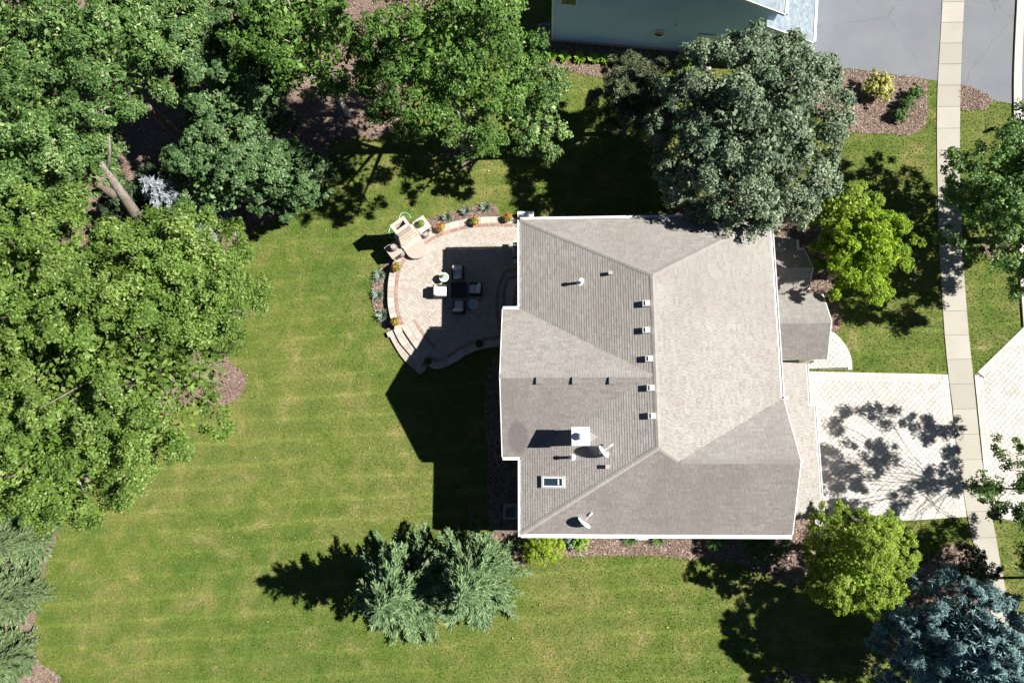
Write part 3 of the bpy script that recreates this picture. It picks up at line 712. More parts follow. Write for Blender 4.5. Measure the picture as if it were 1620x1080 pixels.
# skylight
k0 = on_roof(876, 762); kx = Vector((1, 0, pw)).normalized(); ky = Vector((0, 1, 0)); kz = WN
def oriented(mb, c, d, X, Y, Z):
    vs = [c + X*(sx*d[0]/2) + Y*(sy*d[1]/2) + Z*(sz*d[2]/2) for sz in (-1, 1) for sx, sy in ((-1,-1),(1,-1),(1,1),(-1,1))]
    return mb.add(vs, [(3,2,1,0),(4,5,6,7),(0,1,5,4),(1,2,6,5),(2,3,7,6),(3,0,4,7)])
mb = MB(); fl, fw_, th = 1.34, .66, .09
for s in (-1, 1):
    oriented(mb, k0 + ky*(s*(fw_/2-th/2)) + kz*.07, (fl, th, .2), kx, ky, kz)
    oriented(mb, k0 + kx*(s*(fl/2-th/2)) + kz*.068, (th, fw_-2*th, .2), kx, ky, kz)
skl = mb.build('skylight', 'vent_grey', house)
mb = MB()
for s in (-1, 1):
    oriented(mb, k0 + ky*(s*(fw_/2-th-.02)) + kz*.165, (fl-.2, .045, .03), kx, ky, kz); oriented(mb, k0 + kx*(s*(fl/2-th-.02)) + kz*.163, (.05, fw_-.2, .03), kx, ky, kz)
oriented(mb, k0 + kx*.32 + kz*.163, (.07, fw_-.34, .02), kx, ky, kz)
mb.build('glazing_bar', 'white_trim', skl)
oriented(MB(), k0 + kz*.12, (fl-.17, fw_-.17, .03), kx, ky, kz).build('pane', 'pane', skl)

# satellite dishes on the roof
def dish(base, az, tilt, r, label, mast):
    t0 = thing('satellite_dish', label, 'satellite dish', base, 'satellite dishes on the roof')
    b0 = Vector(base); top = b0 + Vector((0, 0, mast)); MB().tube([b0 - Vector((0, 0, .05)), top], .028, 8).build('mast', 'white_metal', t0)
    MB().bevbox(b0 + Vector((0, 0, .02)), (.22, .16, .06), .01).build('foot', 'white_metal', t0)
    ax = Vector((math.cos(az)*math.cos(tilt), math.sin(az)*math.cos(tilt), math.sin(tilt))); u = Vector((-math.sin(az), math.cos(az), 0)); v = ax.cross(u)
    mb = MB(); vs = []; n = 28; rr = [0, .35, .7, 1]
    for back in (0, 1):
        for q in rr:
            for k in range(n):
                a = 2*math.pi*k/n; vs.append(top + ax*(.06 + .16*r*q*q*1.2 - back*.02) + u*(math.cos(a)*r*q*.95) + v*(math.sin(a)*r*q*1.08))
    fs = []
    m_ = len(rr)
    for bk in (0, 1):
        for i in range(m_-1):
            for k in range(n):
                j = (k+1) % n; q = (bk*m_*n+i*n+k, bk*m_*n+i*n+j, bk*m_*n+i*n+n+j, bk*m_*n+i*n+n+k); fs.append(q if bk == 0 else q[::-1])
    for k in range(n): j = (k+1) % n; fs.append(((m_-1)*n+k, (m_-1)*n+j, (2*m_-1)*n+j, (2*m_-1)*n+k))
    mb.add(vs, fs).build('reflector', 'white_metal', t0, True)
    s0 = top - v*r*.9*(1 if v.z > 0 else -1); e0 = top + ax*(r*1.55) - v*r*.25*(1 if v.z > 0 else -1)
    MB().tube([s0 + ax*.03, e0], .025, 6).build('feed_arm', 'white_metal', t0)
    MB().bevbox(e0, (.22, .1, .1), .02, az).build('feed_horn', 'white_metal', t0)
dish(on_roof(921, 828), R_(50), R_(12), .46, 'white satellite dish at the house\'s lower gutter beside the lime shrubs', .38)
p = on_roof(951, 716); dish(p, R_(38), R_(18), .42, 'white satellite dish on the shingles right behind the white chimney', .45)

# ------------------------------------------------------------------ neighbouring house
nh_o = G(872.7, 65.5); nh_e = G(1043, 79.5); nu = (nh_e - nh_o).normalized(); nv = Vector((-nu.y, nu.x, 0)); na_ = math.atan2(nu.y, nu.x)
nh = thing('neighbour_house', 'clapboard house with skylight-tinted siding and grey shingle roof at top edge', 'house', nh_o + nu*7 + nv*4)
NL = lambda u, v, z=0: nh_o + nu*u + nv*v + Vector((0, 0, z))
UE, NZ, PK = 14.4, 5.4, 11.0
mb = MB()
P_ = [NL(.05, .06), NL(UE, .06), NL(UE, 10), NL(.05, 10)]; mb.prism([q.xy for q in P_], 0, NZ)
mb.build('wall', 'siding_skylit', nh)
mb = MB()                                   # lapped boards on the south wall, courses 0.15 m
z = .25; 
k = 0
while z < NZ + 3:
    u0, u1 = 0.1, UE-.03
    if z+.15 > NZ: u0 = max(u0, (z+.15-NZ)/.12); u1 = min(u1, UE-(z+.15-NZ)/.42)
    if u1-u0 < .5: break
    mb.add([NL(u0, .055, z), NL(u1, .055, z), NL(u1, .03, z), NL(u0, .03, z), NL(u0, .052, z+.15), NL(u1, .052, z+.15)], [(3, 2, 5, 4), (0, 1, 2, 3)]); z += .15; k += 1
mb.build('clapboards', 'siding_skylit', nh)
MB().prism([q.xy for q in (NL(-.02, -.02), NL(UE, -.02), NL(UE, .06), NL(-.02, .06))], 0, .25).build('foundation', 'curb_conc', nh)
MB().box(NL(.04, .0, 2.8), (.12, .12, 5.2), na_).build('corner_board', 'white_trim', nh)
# main roof (east slope shows) and the garage wing with its own slope
n3 = lambda u, v, z: tuple(NL(u, v, z))
npl = [[n3(UE+.3, -.3, NZ), n3(UE+.3, 10.3, NZ), n3(PK, 10.3, NZ+.4*(UE+.3-PK)), n3(PK, -.3, NZ+.4*(UE+.3-PK))],
       [n3(PK, -.3, NZ+.4*(UE+.3-PK)), n3(PK, 10.3, NZ+.4*(UE+.3-PK)), n3(-.4, 10.3, NZ+.1), n3(-.4, -.3, NZ+.1)]]
nro = deck(npl, 0, 'roof', nh, 'soffit'); shingles(npl, nro, 'shingle_grey')
GU = 17.35
mb = MB(); mb.prism([NL(a, b2).xy for a, b2 in ((UE+.001, .0), (GU-.35, .0), (GU-.35, 9), (UE+.001, 9))], 0, 2.95); mb.build('garage_wall', 'siding_skylit', nh)
ws = NL(13.9, -.45, 4.35); we = NL(GU, -.45, 3.0)
mb = MB(); mb.add([NL(UE-.2, .045, 2.9), NL(GU-.35, .045, 2.9), NL(GU-.35, .045, 3.0), NL(UE-.2, .045, 4.0)], [(0, 1, 2, 3)]); mb.build('garage_gable', 'siding_skylit', nh)
gpl = [[tuple(we), n3(GU, 9.5, 3.0), n3(13.9, 9.5, 4.35), tuple(ws)]]
ngr = deck(gpl, 0, 'garage_roof', nh, 'soffit'); shingles(gpl, ngr, 'shingle_grey')
def beam(a, b2, w, h, name, mat, parent):
    a, b2 = Vector(a), Vector(b2); d = (b2-a); Ld = d.length; X = d.normalized(); Y = Vector((0, 0, 1)).cross(X).normalized(); Z = X.cross(Y)
    return oriented(MB(), (a+b2)/2, (Ld, w, h), X, Y, Z).build(name, mat, parent)
up_ = Vector((0, 0, .0))
beam(we + nu*.07, NL(GU+.07, 9.5, 3.0), .16, .13, 'gutter', 'white_trim', nh); beam(NL(UE+.38, -.3, NZ), NL(UE+.38, 10.3, NZ), .16, .13, 'gutter', 'white_trim', nh)
beam(ws - nv*.03 - Vector((0, 0, .06)), we - nv*.03 - Vector((0, 0, .06)), .05, .16, 'rake_board', 'white_trim', nh)
beam(Vector(n3(PK, -.33, NZ+.4*(UE+.3-PK)-.06)), Vector(n3(UE+.3, -.33, NZ-.06)), .05, .18, 'rake_board', 'white_trim', nh)
# oval window, service door with step, vent hood, window high on the wall
def on_wall(u, v):                          # pixel -> point on the plane of the south wall
    o_ = Vector((CX, CY, CH)); d = (G(u, v, 0) - o_).normalized(); q = NL(0, .03); t_ = (q - o_).dot(nv)/d.dot(nv); return o_ + d*t_
ow = on_wall(1043, 52.5); mb = MB(); vs = []; n = 24
for y_, s_ in ((-.05, 1), (-.06, .84)):
    for k in range(n): a = 2*math.pi*k/n; vs.append(ow + nu*(math.cos(a)*.38*s_) + Vector((0, 0, math.sin(a)*.34*s_)) + nv*y_)
mb.add(vs, [(k, (k+1) % n, n+(k+1) % n, n+k) for k in range(n)]); owf = mb.build('oval_window', 'white_trim', nh)
mb = MB(); mb.add([ow + nu*(math.cos(2*math.pi*k/n)*.35) + Vector((0, 0, math.sin(2*math.pi*k/n)*.31)) - nv*.045 for k in range(n)], [tuple(range(n))]); mb.build('pane', 'pane', owf)
dw = on_wall(1111, 76); du = (dw - nh_o).dot(nu)
sd = MB().bevbox(NL(du, -.02, 1.2), (1.15, .1, 2.1), .02, na_).build('service_door', 'cream_door', nh); MB().lathe([(0, -.03), (.03, 0), (0, .03)], NL(du+.42, -.1, 1.15), 8).build('handle', 'lamp_metal', sd)
MB().bevbox(NL(du, -.65, .08), (1.6, 1.2, .16), .02, na_).build('door_step', 'curb_conc', nh)
vh = on_wall(1069, 40.5); MB().bevbox(vh - nv*.05, (.2, .12, .14), .02, na_).build('vent_hood', 'siding_skylit', nh)
ww = on_wall(900, -2); wf = MB().bevbox(ww - nv*.01, (1.1, .09, 1.2), .015, na_).build('window', 'white_trim', nh); MB().box(ww - nv*.06, (.95, .03, 1.05), na_).build('pane', 'pane', wf)

# ------------------------------------------------------------------ patio
PZ = .42
out_pts = [(812,345),(785,344),(758.6,345),(730,349),(706,355.6),(684,364),(660,378),(640,392),(626,410),(617.7,431),(614.5,458),(615,484),(620.4,508),(626,520)]
low_pts = [(676,577),(686,582),(698,581),(710,576.5),(722,570),(734.5,561.5),(747,555.5),(758.7,551.6),(775,548),(796,545.7)]
OUT, LOW = smooth_line(GP(out_pts, PZ), 5), smooth_line(GP(low_pts, PZ), 5)
STEPTOP = smooth_line(GP([(636.7,518),(647.8,535.5),(659,551),(672,565)], PZ), 5)
PAT = OUT + STEPTOP + LOW + GP([(850,545),(850,345)], PZ)
patio = struct(MB().prism(PAT, 0, PZ).build('patio', 'stone_body')); EX.append(PAT)
CW = .42
def inset_line(line, d):                     # towards the left of travel
    o = []
    for i, p in enumerate(line):
        t_ = (line[min(i+1, len(line)-1)] - line[max(i-1, 0)]).normalized(); o.append(p + Vector((-t_.y, t_.x))*d)
    return o
def coping(line, w, n_over, mats='stone_cream', plen=.38, z=PZ):
    P = resample(line, plen)
    for i in range(len(P)-1):
        d = (P[i+1]-P[i]).normalized()*.006
        d0 = (P[i+1]-P[max(i-1, 0)]).normalized(); d1 = (P[min(i+2, len(P)-1)]-P[i]).normalized()
        n0, n1 = Vector((-d0.y, d0.x)), Vector((-d1.y, d1.x))
        MB().prism([P[i]-n0*n_over+d, P[i+1]-n1*n_over-d, P[i+1]+n1*w-d, P[i]+n0*w+d], z-.05, z+.055+random.uniform(-.005, .005)).build('coping_stone', mats, patio)
coping(OUT, .40, .04); coping(LOW, .40, .04)
coping(STEPTOP, .38, .03, plen=.42)
# red band
RB = inset_line(OUT, .44); band('red_border', RB, .22, PZ, patio, 'paver_red', .12, .034)
RB2 = inset_line(LOW, .44); band('red_border', RB2, .22, PZ, patio, 'paver_red', .12, .034)
ST2 = inset_line(STEPTOP, .82); band('red_border', ST2, .22, PZ, patio, 'paver_red', .12, .034)
ST1 = inset_line(STEPTOP, .40); band('step_border', ST1, .40, PZ, patio, 'paver_patio', .3, .036)
door_band = smooth_line(GP([(796,530),(792,515),(789.5,485),(791,460),(797,440),(803,431),(826,430)], PZ), 5)
band('red_border', door_band, .24, PZ+.006, patio, 'paver_red', .12, .034)
field = inset_line(OUT, .45) + [p for p in inset_line(STEPTOP, .8)] + inset_line(LOW, .45) + GP([(842,543),(842,349)], PZ)
paver_field('pavers', field, PZ, patio, 'paver_patio', R_(40), .19, (.16, .22, .28), .012, .026)
# steps down to the lawn
S1o = smooth_line(GP([(624.5,525.5),(633,542),(648,560),(666.7,579)], .28), 5); S2o = smooth_line(GP([(615.5,530),(625.5,549),(639,569),(663,591)], .14), 5)
for lo, hi, z_, nm in ((S1o, STEPTOP, .28, 'step'), (S2o, S1o, .14, 'step')):
    st = MB().prism(lo + hi[::-1], 0, z_).build(nm, 'stone_body', patio); EX.append(lo + hi[::-1])
    a, b2 = resample_n(lo, 10), resample_n(hi, 10)
    for i in range(10):
        for lo_, hi_ in ((0, .5), (.5, 1)):
            q = [a[i].lerp(b2[i], lo_), a[i+1].lerp(b2[i+1], lo_), a[i+1].lerp(b2[i+1], hi_), a[i].lerp(b2[i], hi_)]; c = sum(q, Vector((0, 0)))/4
            MB().prism([c+(v-c)*.965 for v in q], z_, z_+.035).build('tread_paver', 'stone_cream', st)
for (u, v, z_) in ((619.5,527,.14), (631,522,.28), (668,584,.14)):
    c = G(u, v, z_); MB().bevbox((c.x, c.y, (z_+.13)/2), (.62, .34, z_+.13), .02, R_(25) if u < 650 else R_(48)).build('step_cheek', 'stone_cream', patio)
# landing at the patio door
L1 = smooth_line(GP([(840,437),(812,437),(802,441),(797,455),(795,470),(795,487),(797,500),(800,512),(840,512)], PZ+.15), 4)
L2 = smooth_line(GP([(840,451),(817,452),(813,462),(811.5,475),(813,488),(840,490)], PZ+.3), 4)
for P, z_ in ((L1, PZ+.15), (L2, PZ+.3)):
    MB().prism(P, PZ, z_).build('landing_step', 'paver_patio', patio)
    band('red_border', P, .2, z_, patio, 'paver_red', .12, .03)
c = G(831.5, 340, .5); MB().bevbox((c.x, c.y, .25), (1.05, .42, .5), .02).build('pier', 'stone_body', patio); MB().bevbox((c.x, c.y, .53), (1.12, .48, .07), .015).build('pier_cap', 'white_trim', patio)
bed([(608,420),(618,408),(628,415),(622,440),(618,470),(621,500),(628,516),(622,524),(612,522),(600,507),(591,488),(588,462),(592,440)])
bed([(672,350),(684,345),(700,340),(730,331),(758,325),(776,322),(786,330),(786,346),(758,350),(728,353),(706,360),(690,366),(678,366)])

# outdoor fireplace
FA = math.atan2(.59, .8); fx, fy = Vector((math.cos(FA), math.sin(FA), 0)), Vector((-math.sin(FA), math.cos(FA), 0))   # fx: to its right, fy: to its back
pr_, pl_ = G(666.6, 355, 1.3), G(622.6, 394.5, 1.3); fc = (pr_ + pl_)/2; fc.z = 0
fp = thing('outdoor_fireplace', 'cream stone outdoor fireplace with stepped chimney at the patio edge', 'fireplace', fc)
FL = lambda a, b2, z: fc + fx*a + fy*b2 + Vector((0, 0, z))
def fbox(nm, a, b2, z0, z1, w, d, mat='stone_body', bv=.015, par=None): return MB().bevbox(FL(a, b2, (z0+z1)/2), (w, d, z1-z0), bv, FA).build(nm, mat, par or fp)
fbox('firebox_wall', 0, 0, 0, 1.55, 1.5, .95)
fbox('shoulder', 0, .04, 1.55, 1.75, 1.36, .84); fbox('shoulder', 0, .09, 1.75, 1.98, 1.24, .74); fbox('shoulder', 0, .13, 1.98, 2.25, 1.14, .66)
mb = MB()
for a, b2, w, d in ((-.42, 0, .16, .62), (.42, 0, .16, .62), (0, .23, .68, .16), (0, -.23, .68, .16)): mb.box(FL(a, b2+.17, 2.75), (w, d, 1.0), FA)
mb.build('chimney', 'stone_body', fp)
mb = MB()
for a, b2, w, d in ((-.45, 0, .2, .74), (.45, 0, .2, .74), (0, .27, .7, .2), (0, -.27, .7, .2)): mb.box(FL(a, b2+.17, 3.29), (w, d, .08), FA)
mb.build('chimney_cap', 'stone_cream', fp)
mb = MB(); mb.box(FL(0, -.60, 1.40), (1.35, .28, .09), FA); mb.build('mantel', 'stone_cream', fp)
mb = MB(); mb.box(FL(0, -.477, .98), (.9, .03, .72), FA); mb.build('fire_opening', 'firebox', fp)
hp = [FL(-.66, -.476, 0).xy, FL(.66, -.476, 0).xy] + [FL(math.cos(a)*.68, -.95 - math.sin(a)*.62, 0).xy for a in [math.pi*k/16 for k in range(17)]]
hp = [FL(.66, -.476, 0).xy] + [FL(math.cos(a)*.68, -.85 - math.sin(a)*.66, 0).xy for a in [math.pi*k/16 for k in range(17)]] + [FL(-.66, -.476, 0).xy]
MB().prism(hp, PZ, PZ+.33).build('hearth', 'stone_body', fp); hc = sum(hp, Vector((0, 0)))/len(hp)
MB().prism([hc+(q-hc)*1.04 for q in hp], PZ+.331, PZ+.39).build('hearth_slab', 'stone_cream', fp)
for pp in (pr_, pl_):
    a = (pp-fc).dot(fx); b2 = (pp-fc).dot(fy)
    MB().bevbox(FL(a, b2, .6), (.84, .9, 1.2), .015, FA).build('wood_box', 'stone_body', fp); MB().bevbox(FL(a, b2, 1.24), (.92, .98, .08), .015, FA).build('box_cap', 'stone_cream', fp)
    MB().box(FL(a, b2-.455, .82), (.5, .03, .55), FA).build('box_opening', 'firebox', fp)

def crown_pts(n, r, flat=1.0):
    d = unit(rng.normal(size=(n, 3))); d[:, 2] = np.abs(d[:, 2]); return d
def potted(name, u, v, z, label, cat, group, potmat, leaf, r=.24, h=.36, lr=.3, n=260, ls=.10, frac=(0, 1)):
    p = G(u, v, z); p.z = z; t0 = thing(name, label, cat, p, group)
    MB().lathe([(r*.7, 0), (r, h*.85), (r*1.1, h*.86), (r*1.1, h), (r*.95, h), (r*.9, h-.05), (0, h-.05)], p, 20).build('pot', potmat, t0, True)
    MB().lathe([(r*.88, h-.045), (0, h-.03)], p, 14).build('soil', 'soil', t0)
    d = crown_pts(n, 1); P = d*lr*(rng.random((n, 1))**.4)*np.array([1, 1, .8]) + np.array([0, 0, h-.02]); V, F = leaf_quads(P, d + np.array([0, 0, .5]) + rng.normal(size=(n, 3))*.5, ls, ls*.75)
    fastmesh('foliage', V, F, leaf, t0, frac[0] + (frac[1]-frac[0])*rng.random(n)); return t0
FG = 'flower pots around the patio edge'
for u, v, lab in ((629,424,'pot of red flowers on the patio edge below the fireplace'), (698,363,'pot of orange-green flowers right of the fireplace on the patio edge'),
                  (752,352,'pot of bright red flowers in the middle of the patio\'s top edge'), (804,347,'pot with a red bloom on the patio edge at the house corner'), (627.5,510,'pot of red flowers at the top of the curved patio steps')):
    potted('flower_pot', u, v, PZ+.05, lab, 'flower pot', FG, 'pot_cream', 'leaf_flower', .25, .34, .33, 300, .11)
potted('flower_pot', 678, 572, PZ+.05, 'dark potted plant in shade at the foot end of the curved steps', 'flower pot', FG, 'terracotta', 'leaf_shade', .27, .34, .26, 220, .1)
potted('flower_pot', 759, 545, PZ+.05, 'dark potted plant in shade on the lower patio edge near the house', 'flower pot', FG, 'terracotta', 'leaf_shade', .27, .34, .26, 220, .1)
potted('potted_plant', 666.5, 355.5, 1.28, 'yellow-green potted plant on the right fireplace box', 'potted plant', None, 'pot_dark', 'leaf_hosta', .24, .26, .22, 160, .12)
def ballpot(u, v, z, lab):
    p = G(u, v, z); p.z = z; t0 = thing('round_urn', lab, 'urn', p, 'round urns by the fireplace')
    MB().lathe([(.12, 0), (.2, .04), (.25, .14), (.26, .24), (.22, .36), (.15, .42), (.13, .43), (.12, .40), (.1, .34), (0, .32)], p, 20).build('body', 'twig_ball', t0, True)
    MB().lathe([(.135, .42), (.165, .435), (.165, .455), (.12, .455)], p, 18).build('rim', 'lead', t0, True)
ballpot(623.5, 393, 1.28, 'round grey urn on top of the left fireplace box')
ballpot(673.5, 372.5, PZ+.04, 'round grey urn on the patio in front of the right fireplace box'); ballpot(635.5, 403, PZ+.04, 'round grey urn on the patio in front of the left fireplace box')
# hose
hz = [(655,392,.03)]
hp_ = smooth_line(GP([(649,345),(647,340),(640,336),(633.5,339.5),(630.5,347.5),(628,352),(621.5,357.5),(616.5,361.5),(615.2,367),(617,374),(622,378)], .04), 6)
tag(MB().tube([(q.x, q.y, .04) for q in hp_], .028, 6).build('garden_hose', 'hose', None, True, (hp_[0].x, hp_[0].y, 0)), 'light green garden hose curling on the lawn behind the fireplace', 'hose')

# furniture
FZ = PZ + .028
def chair(u, v, facing, label, cm):
    p = G(u, v, FZ+.35); p.z = FZ; t0 = thing('patio_chair', label, 'chair', (0, 0, 0), 'patio chairs around the dark table')
    w, d = .86, .90
    MB().bevbox((0, 0, .2), (w, d, .14), .02).build('seat_frame', 'wicker', t0)
    for s in (-1, 1):
        MB().bevbox((s*(w/2-.05), 0, .4), (.1, d, .34), .03).build('arm', 'wicker', t0)
        for q in (-1, 1): MB().bevbox((s*(w/2-.06), q*(d/2-.06), .065), (.06, .06, .13), .008).build('leg', 'wicker', t0)
    MB().bevbox((0, -d/2+.06, .48), (w-.2, .11, .5), .03).build('back_frame', 'wicker', t0)
    MB().bevbox((0, .06, .355), (w-.21, d-.16, .16), .05).build('seat_cushion', cm, t0, True)
    mb = MB(); mb.bevbox((0, 0, 0), (w-.19, .2, .5), .06); q = Matrix.Rotation(R_(14), 3, 'X')
    mb.v = [tuple(q @ Vector(x) + Vector((0, -d/2+.21, .64))) for x in mb.v]; mb.build('back_cushion', cm, t0, True)
    t0.location = p; t0.rotation_euler = (0, 0, facing); return t0
chair(724, 431, math.pi, 'grey cushioned patio chair above the dark table in shade', 'cushion')
chair(752.5, 457.5, R_(90)-.03, 'grey cushioned patio chair right of the dark table', 'cushion')
chair(726, 486, 0, 'grey cushioned patio chair below the dark table', 'cushion')
chair(696, 461, -R_(90), 'patio chair with sunlight-paled cushions left of the dark table', 'cushion_sunlit')
p = G(726, 459, FZ+.5); p.z = FZ
tb = thing('patio_table', 'square dark patio table in the middle of the chairs', 'table', p)
for i in range(7): MB().bevbox((p.x-.55+.08+i*.157, p.y, FZ+.53), (.148, 1.1, .04), .008).build('slat', 'black_metal', tb)
MB().bevbox((p.x, p.y, FZ+.455), (1.0, 1.0, .1), .01).build('apron', 'black_metal', tb)
for s in (-1, 1):
    for q in (-1, 1): MB().bevbox((p.x+s*.46, p.y+q*.46, FZ+.21), (.08, .08, .42), .01).build('leg', 'black_metal', tb)
def side_table(u, v, lab):
    p = G(u, v, FZ+.5); p.z = FZ; t0 = thing('side_table', lab, 'side table', p, 'round glass side tables')
    MB().lathe([(.0, .5), (.285, .5), (.285, .515), (0, .515)], p, 28).build('glass_top', 'table_glass', t0)
    MB().lathe([(.285, .49), (.32, .49), (.32, .525), (.287, .525), (.285, .49)], p, 28).build('rim', 'white_metal', t0)
    for k in range(3):
        a = k*2.094+.4; MB().tube([p + Vector((math.cos(a)*.29, math.sin(a)*.29, .5)), p + Vector((math.cos(a)*.14, math.sin(a)*.14, .25)), p + Vector((math.cos(a)*.28, math.sin(a)*.28, 0))], .014, 6).build('leg', 'white_metal', t0)
    return p
p = side_table(702.5, 438.5, 'round glass side table half in sun with a small plant'); side_table(749, 481, 'round glass side table in shade below the right chair')
potted('table_plant', 700, 437.5, FZ+.516, 'tiny green potted plant on the sunlit side table', 'potted plant', None, 'white_metal', 'leaf_hosta', .07, .11, .13, 60, .09)
p = G(817, 400, .95); p.z = PZ + .03
gl = thing('gas_grill', 'black barbecue grill with grey lid against the house wall', 'grill', p)
MB().bevbox(p + Vector((0, 0, .45)), (.5, .95, .6), .03).build('cabinet', 'black_metal', gl)
MB().bevbox(p + Vector((0, 0, .9)), (.5, .8, .28), .09).build('lid', 'ac_grey', gl, True)
for s in (-1, 1): MB().bevbox(p + Vector((0, s*.64, .76)), (.42, .3, .04), .01).build('side_shelf', 'vent_grey', gl)
for s in (-1, 1):
    for q in (-1, 1): MB().tube([p + Vector((s*.2, q*.4, .0)), p + Vector((s*.2, q*.4, .16))], .04, 8).build('leg', 'black_metal', gl)

# air conditioners
def condenser(p, lab):
    t0 = thing('air_conditioner', lab, 'air conditioner', p, 'air conditioners beside the houses')
    MB().bevbox(p + Vector((0, 0, .06)), (.95, .95, .09), .01).build('pad', 'curb_conc', t0); MB().bevbox(p + Vector((0, 0, .5)), (.78, .78, .78), .04).build('cabinet', 'ac_grey', t0)
    for i in range(4): r = .09 + i*.085; MB().lathe([(r, .895), (r+.018, .895), (r+.018, .92), (r, .92), (r, .895)], p, 24).build('grille_ring', 'vent_grey', t0)
    MB().lathe([(0, .893), (.07, .893), (.07, .925), (0, .93)], p, 14).build('fan_hub', 'black_metal', t0)
q = G(807, 810, .9); condenser(Vector((q.x, q.y, .01)), 'grey air conditioner in the dark strip left of the shingled house'); q = G(861, 45, .9); condenser(Vector((q.x, q.y, .01)), 'grey air conditioner beside the blue house\'s left corner')
# window well cover by the south wall
q = G(1017, 848, .25); q.z = 0
ww_ = thing('window_well', 'white framed basement window well cover between two ornamental grasses', 'window well', q)
MB().bevbox(q + Vector((0, .25, .1)), (.95, .95, .2), .02).build('well_frame', 'white_trim', ww_); MB().bevbox(q + Vector((0, .25, .205)), (.84, .84, .03), .008).build('cover', 'well_cover', ww_)
for s in (-.3, .1): MB().bevbox(q + Vector((s, .25, .225)), (.05, .9, .03), .005).build('cover_bar', 'white_trim', ww_)
# shadow bar on the lawn and the low white street arm
q = G(1417, 517, .3); st = thing('lawn_shadow_bar', 'short black bar in place of a shadow on the front lawn by the walk', 'shadow_bar', Vector((q.x, q.y, 0)))
MB().bevbox((q.x, q.y, .075), (.9, .07, .14), .01).build('shadow_bar', 'black_metal', st)  # black bar modelled where a thin object's shadow lies on the grass
for s in (-.32, .32): MB().bevbox((q.x+s, q.y+.055, .06), (.05, .04, .12), .005).build('bar_foot', 'black_metal', st)
q = G(1593, 205, 0); arm_post = thing('street_arm_standin', 'low white post and box in place of a street arm beside the green street tree', 'street_arm_standin', q)
MB().bevbox(q + Vector((0, 0, .55)), (.1, .1, 1.1), .01).build('post', 'white_trim', arm_post)  # low box and post put in for a white street-pole arm, shortening its shadow
MB().bevbox(q + Vector((-.05, .03, 1.06)), (.95, .08, .06), .01, R_(28)).build('arm', 'white_trim', arm_post)
mb = MB(); mb.bevbox((q.x+.05, q.y+.03, 1.21), (.62, .2, .22), .05, R_(28)); mb.build('box', 'white_metal', arm_post, True)
MB().bevbox(q + Vector((-.32, -.12, 1.22)), (.03, .16, .16), .005, R_(28)).build('lid', 'lead', arm_post)

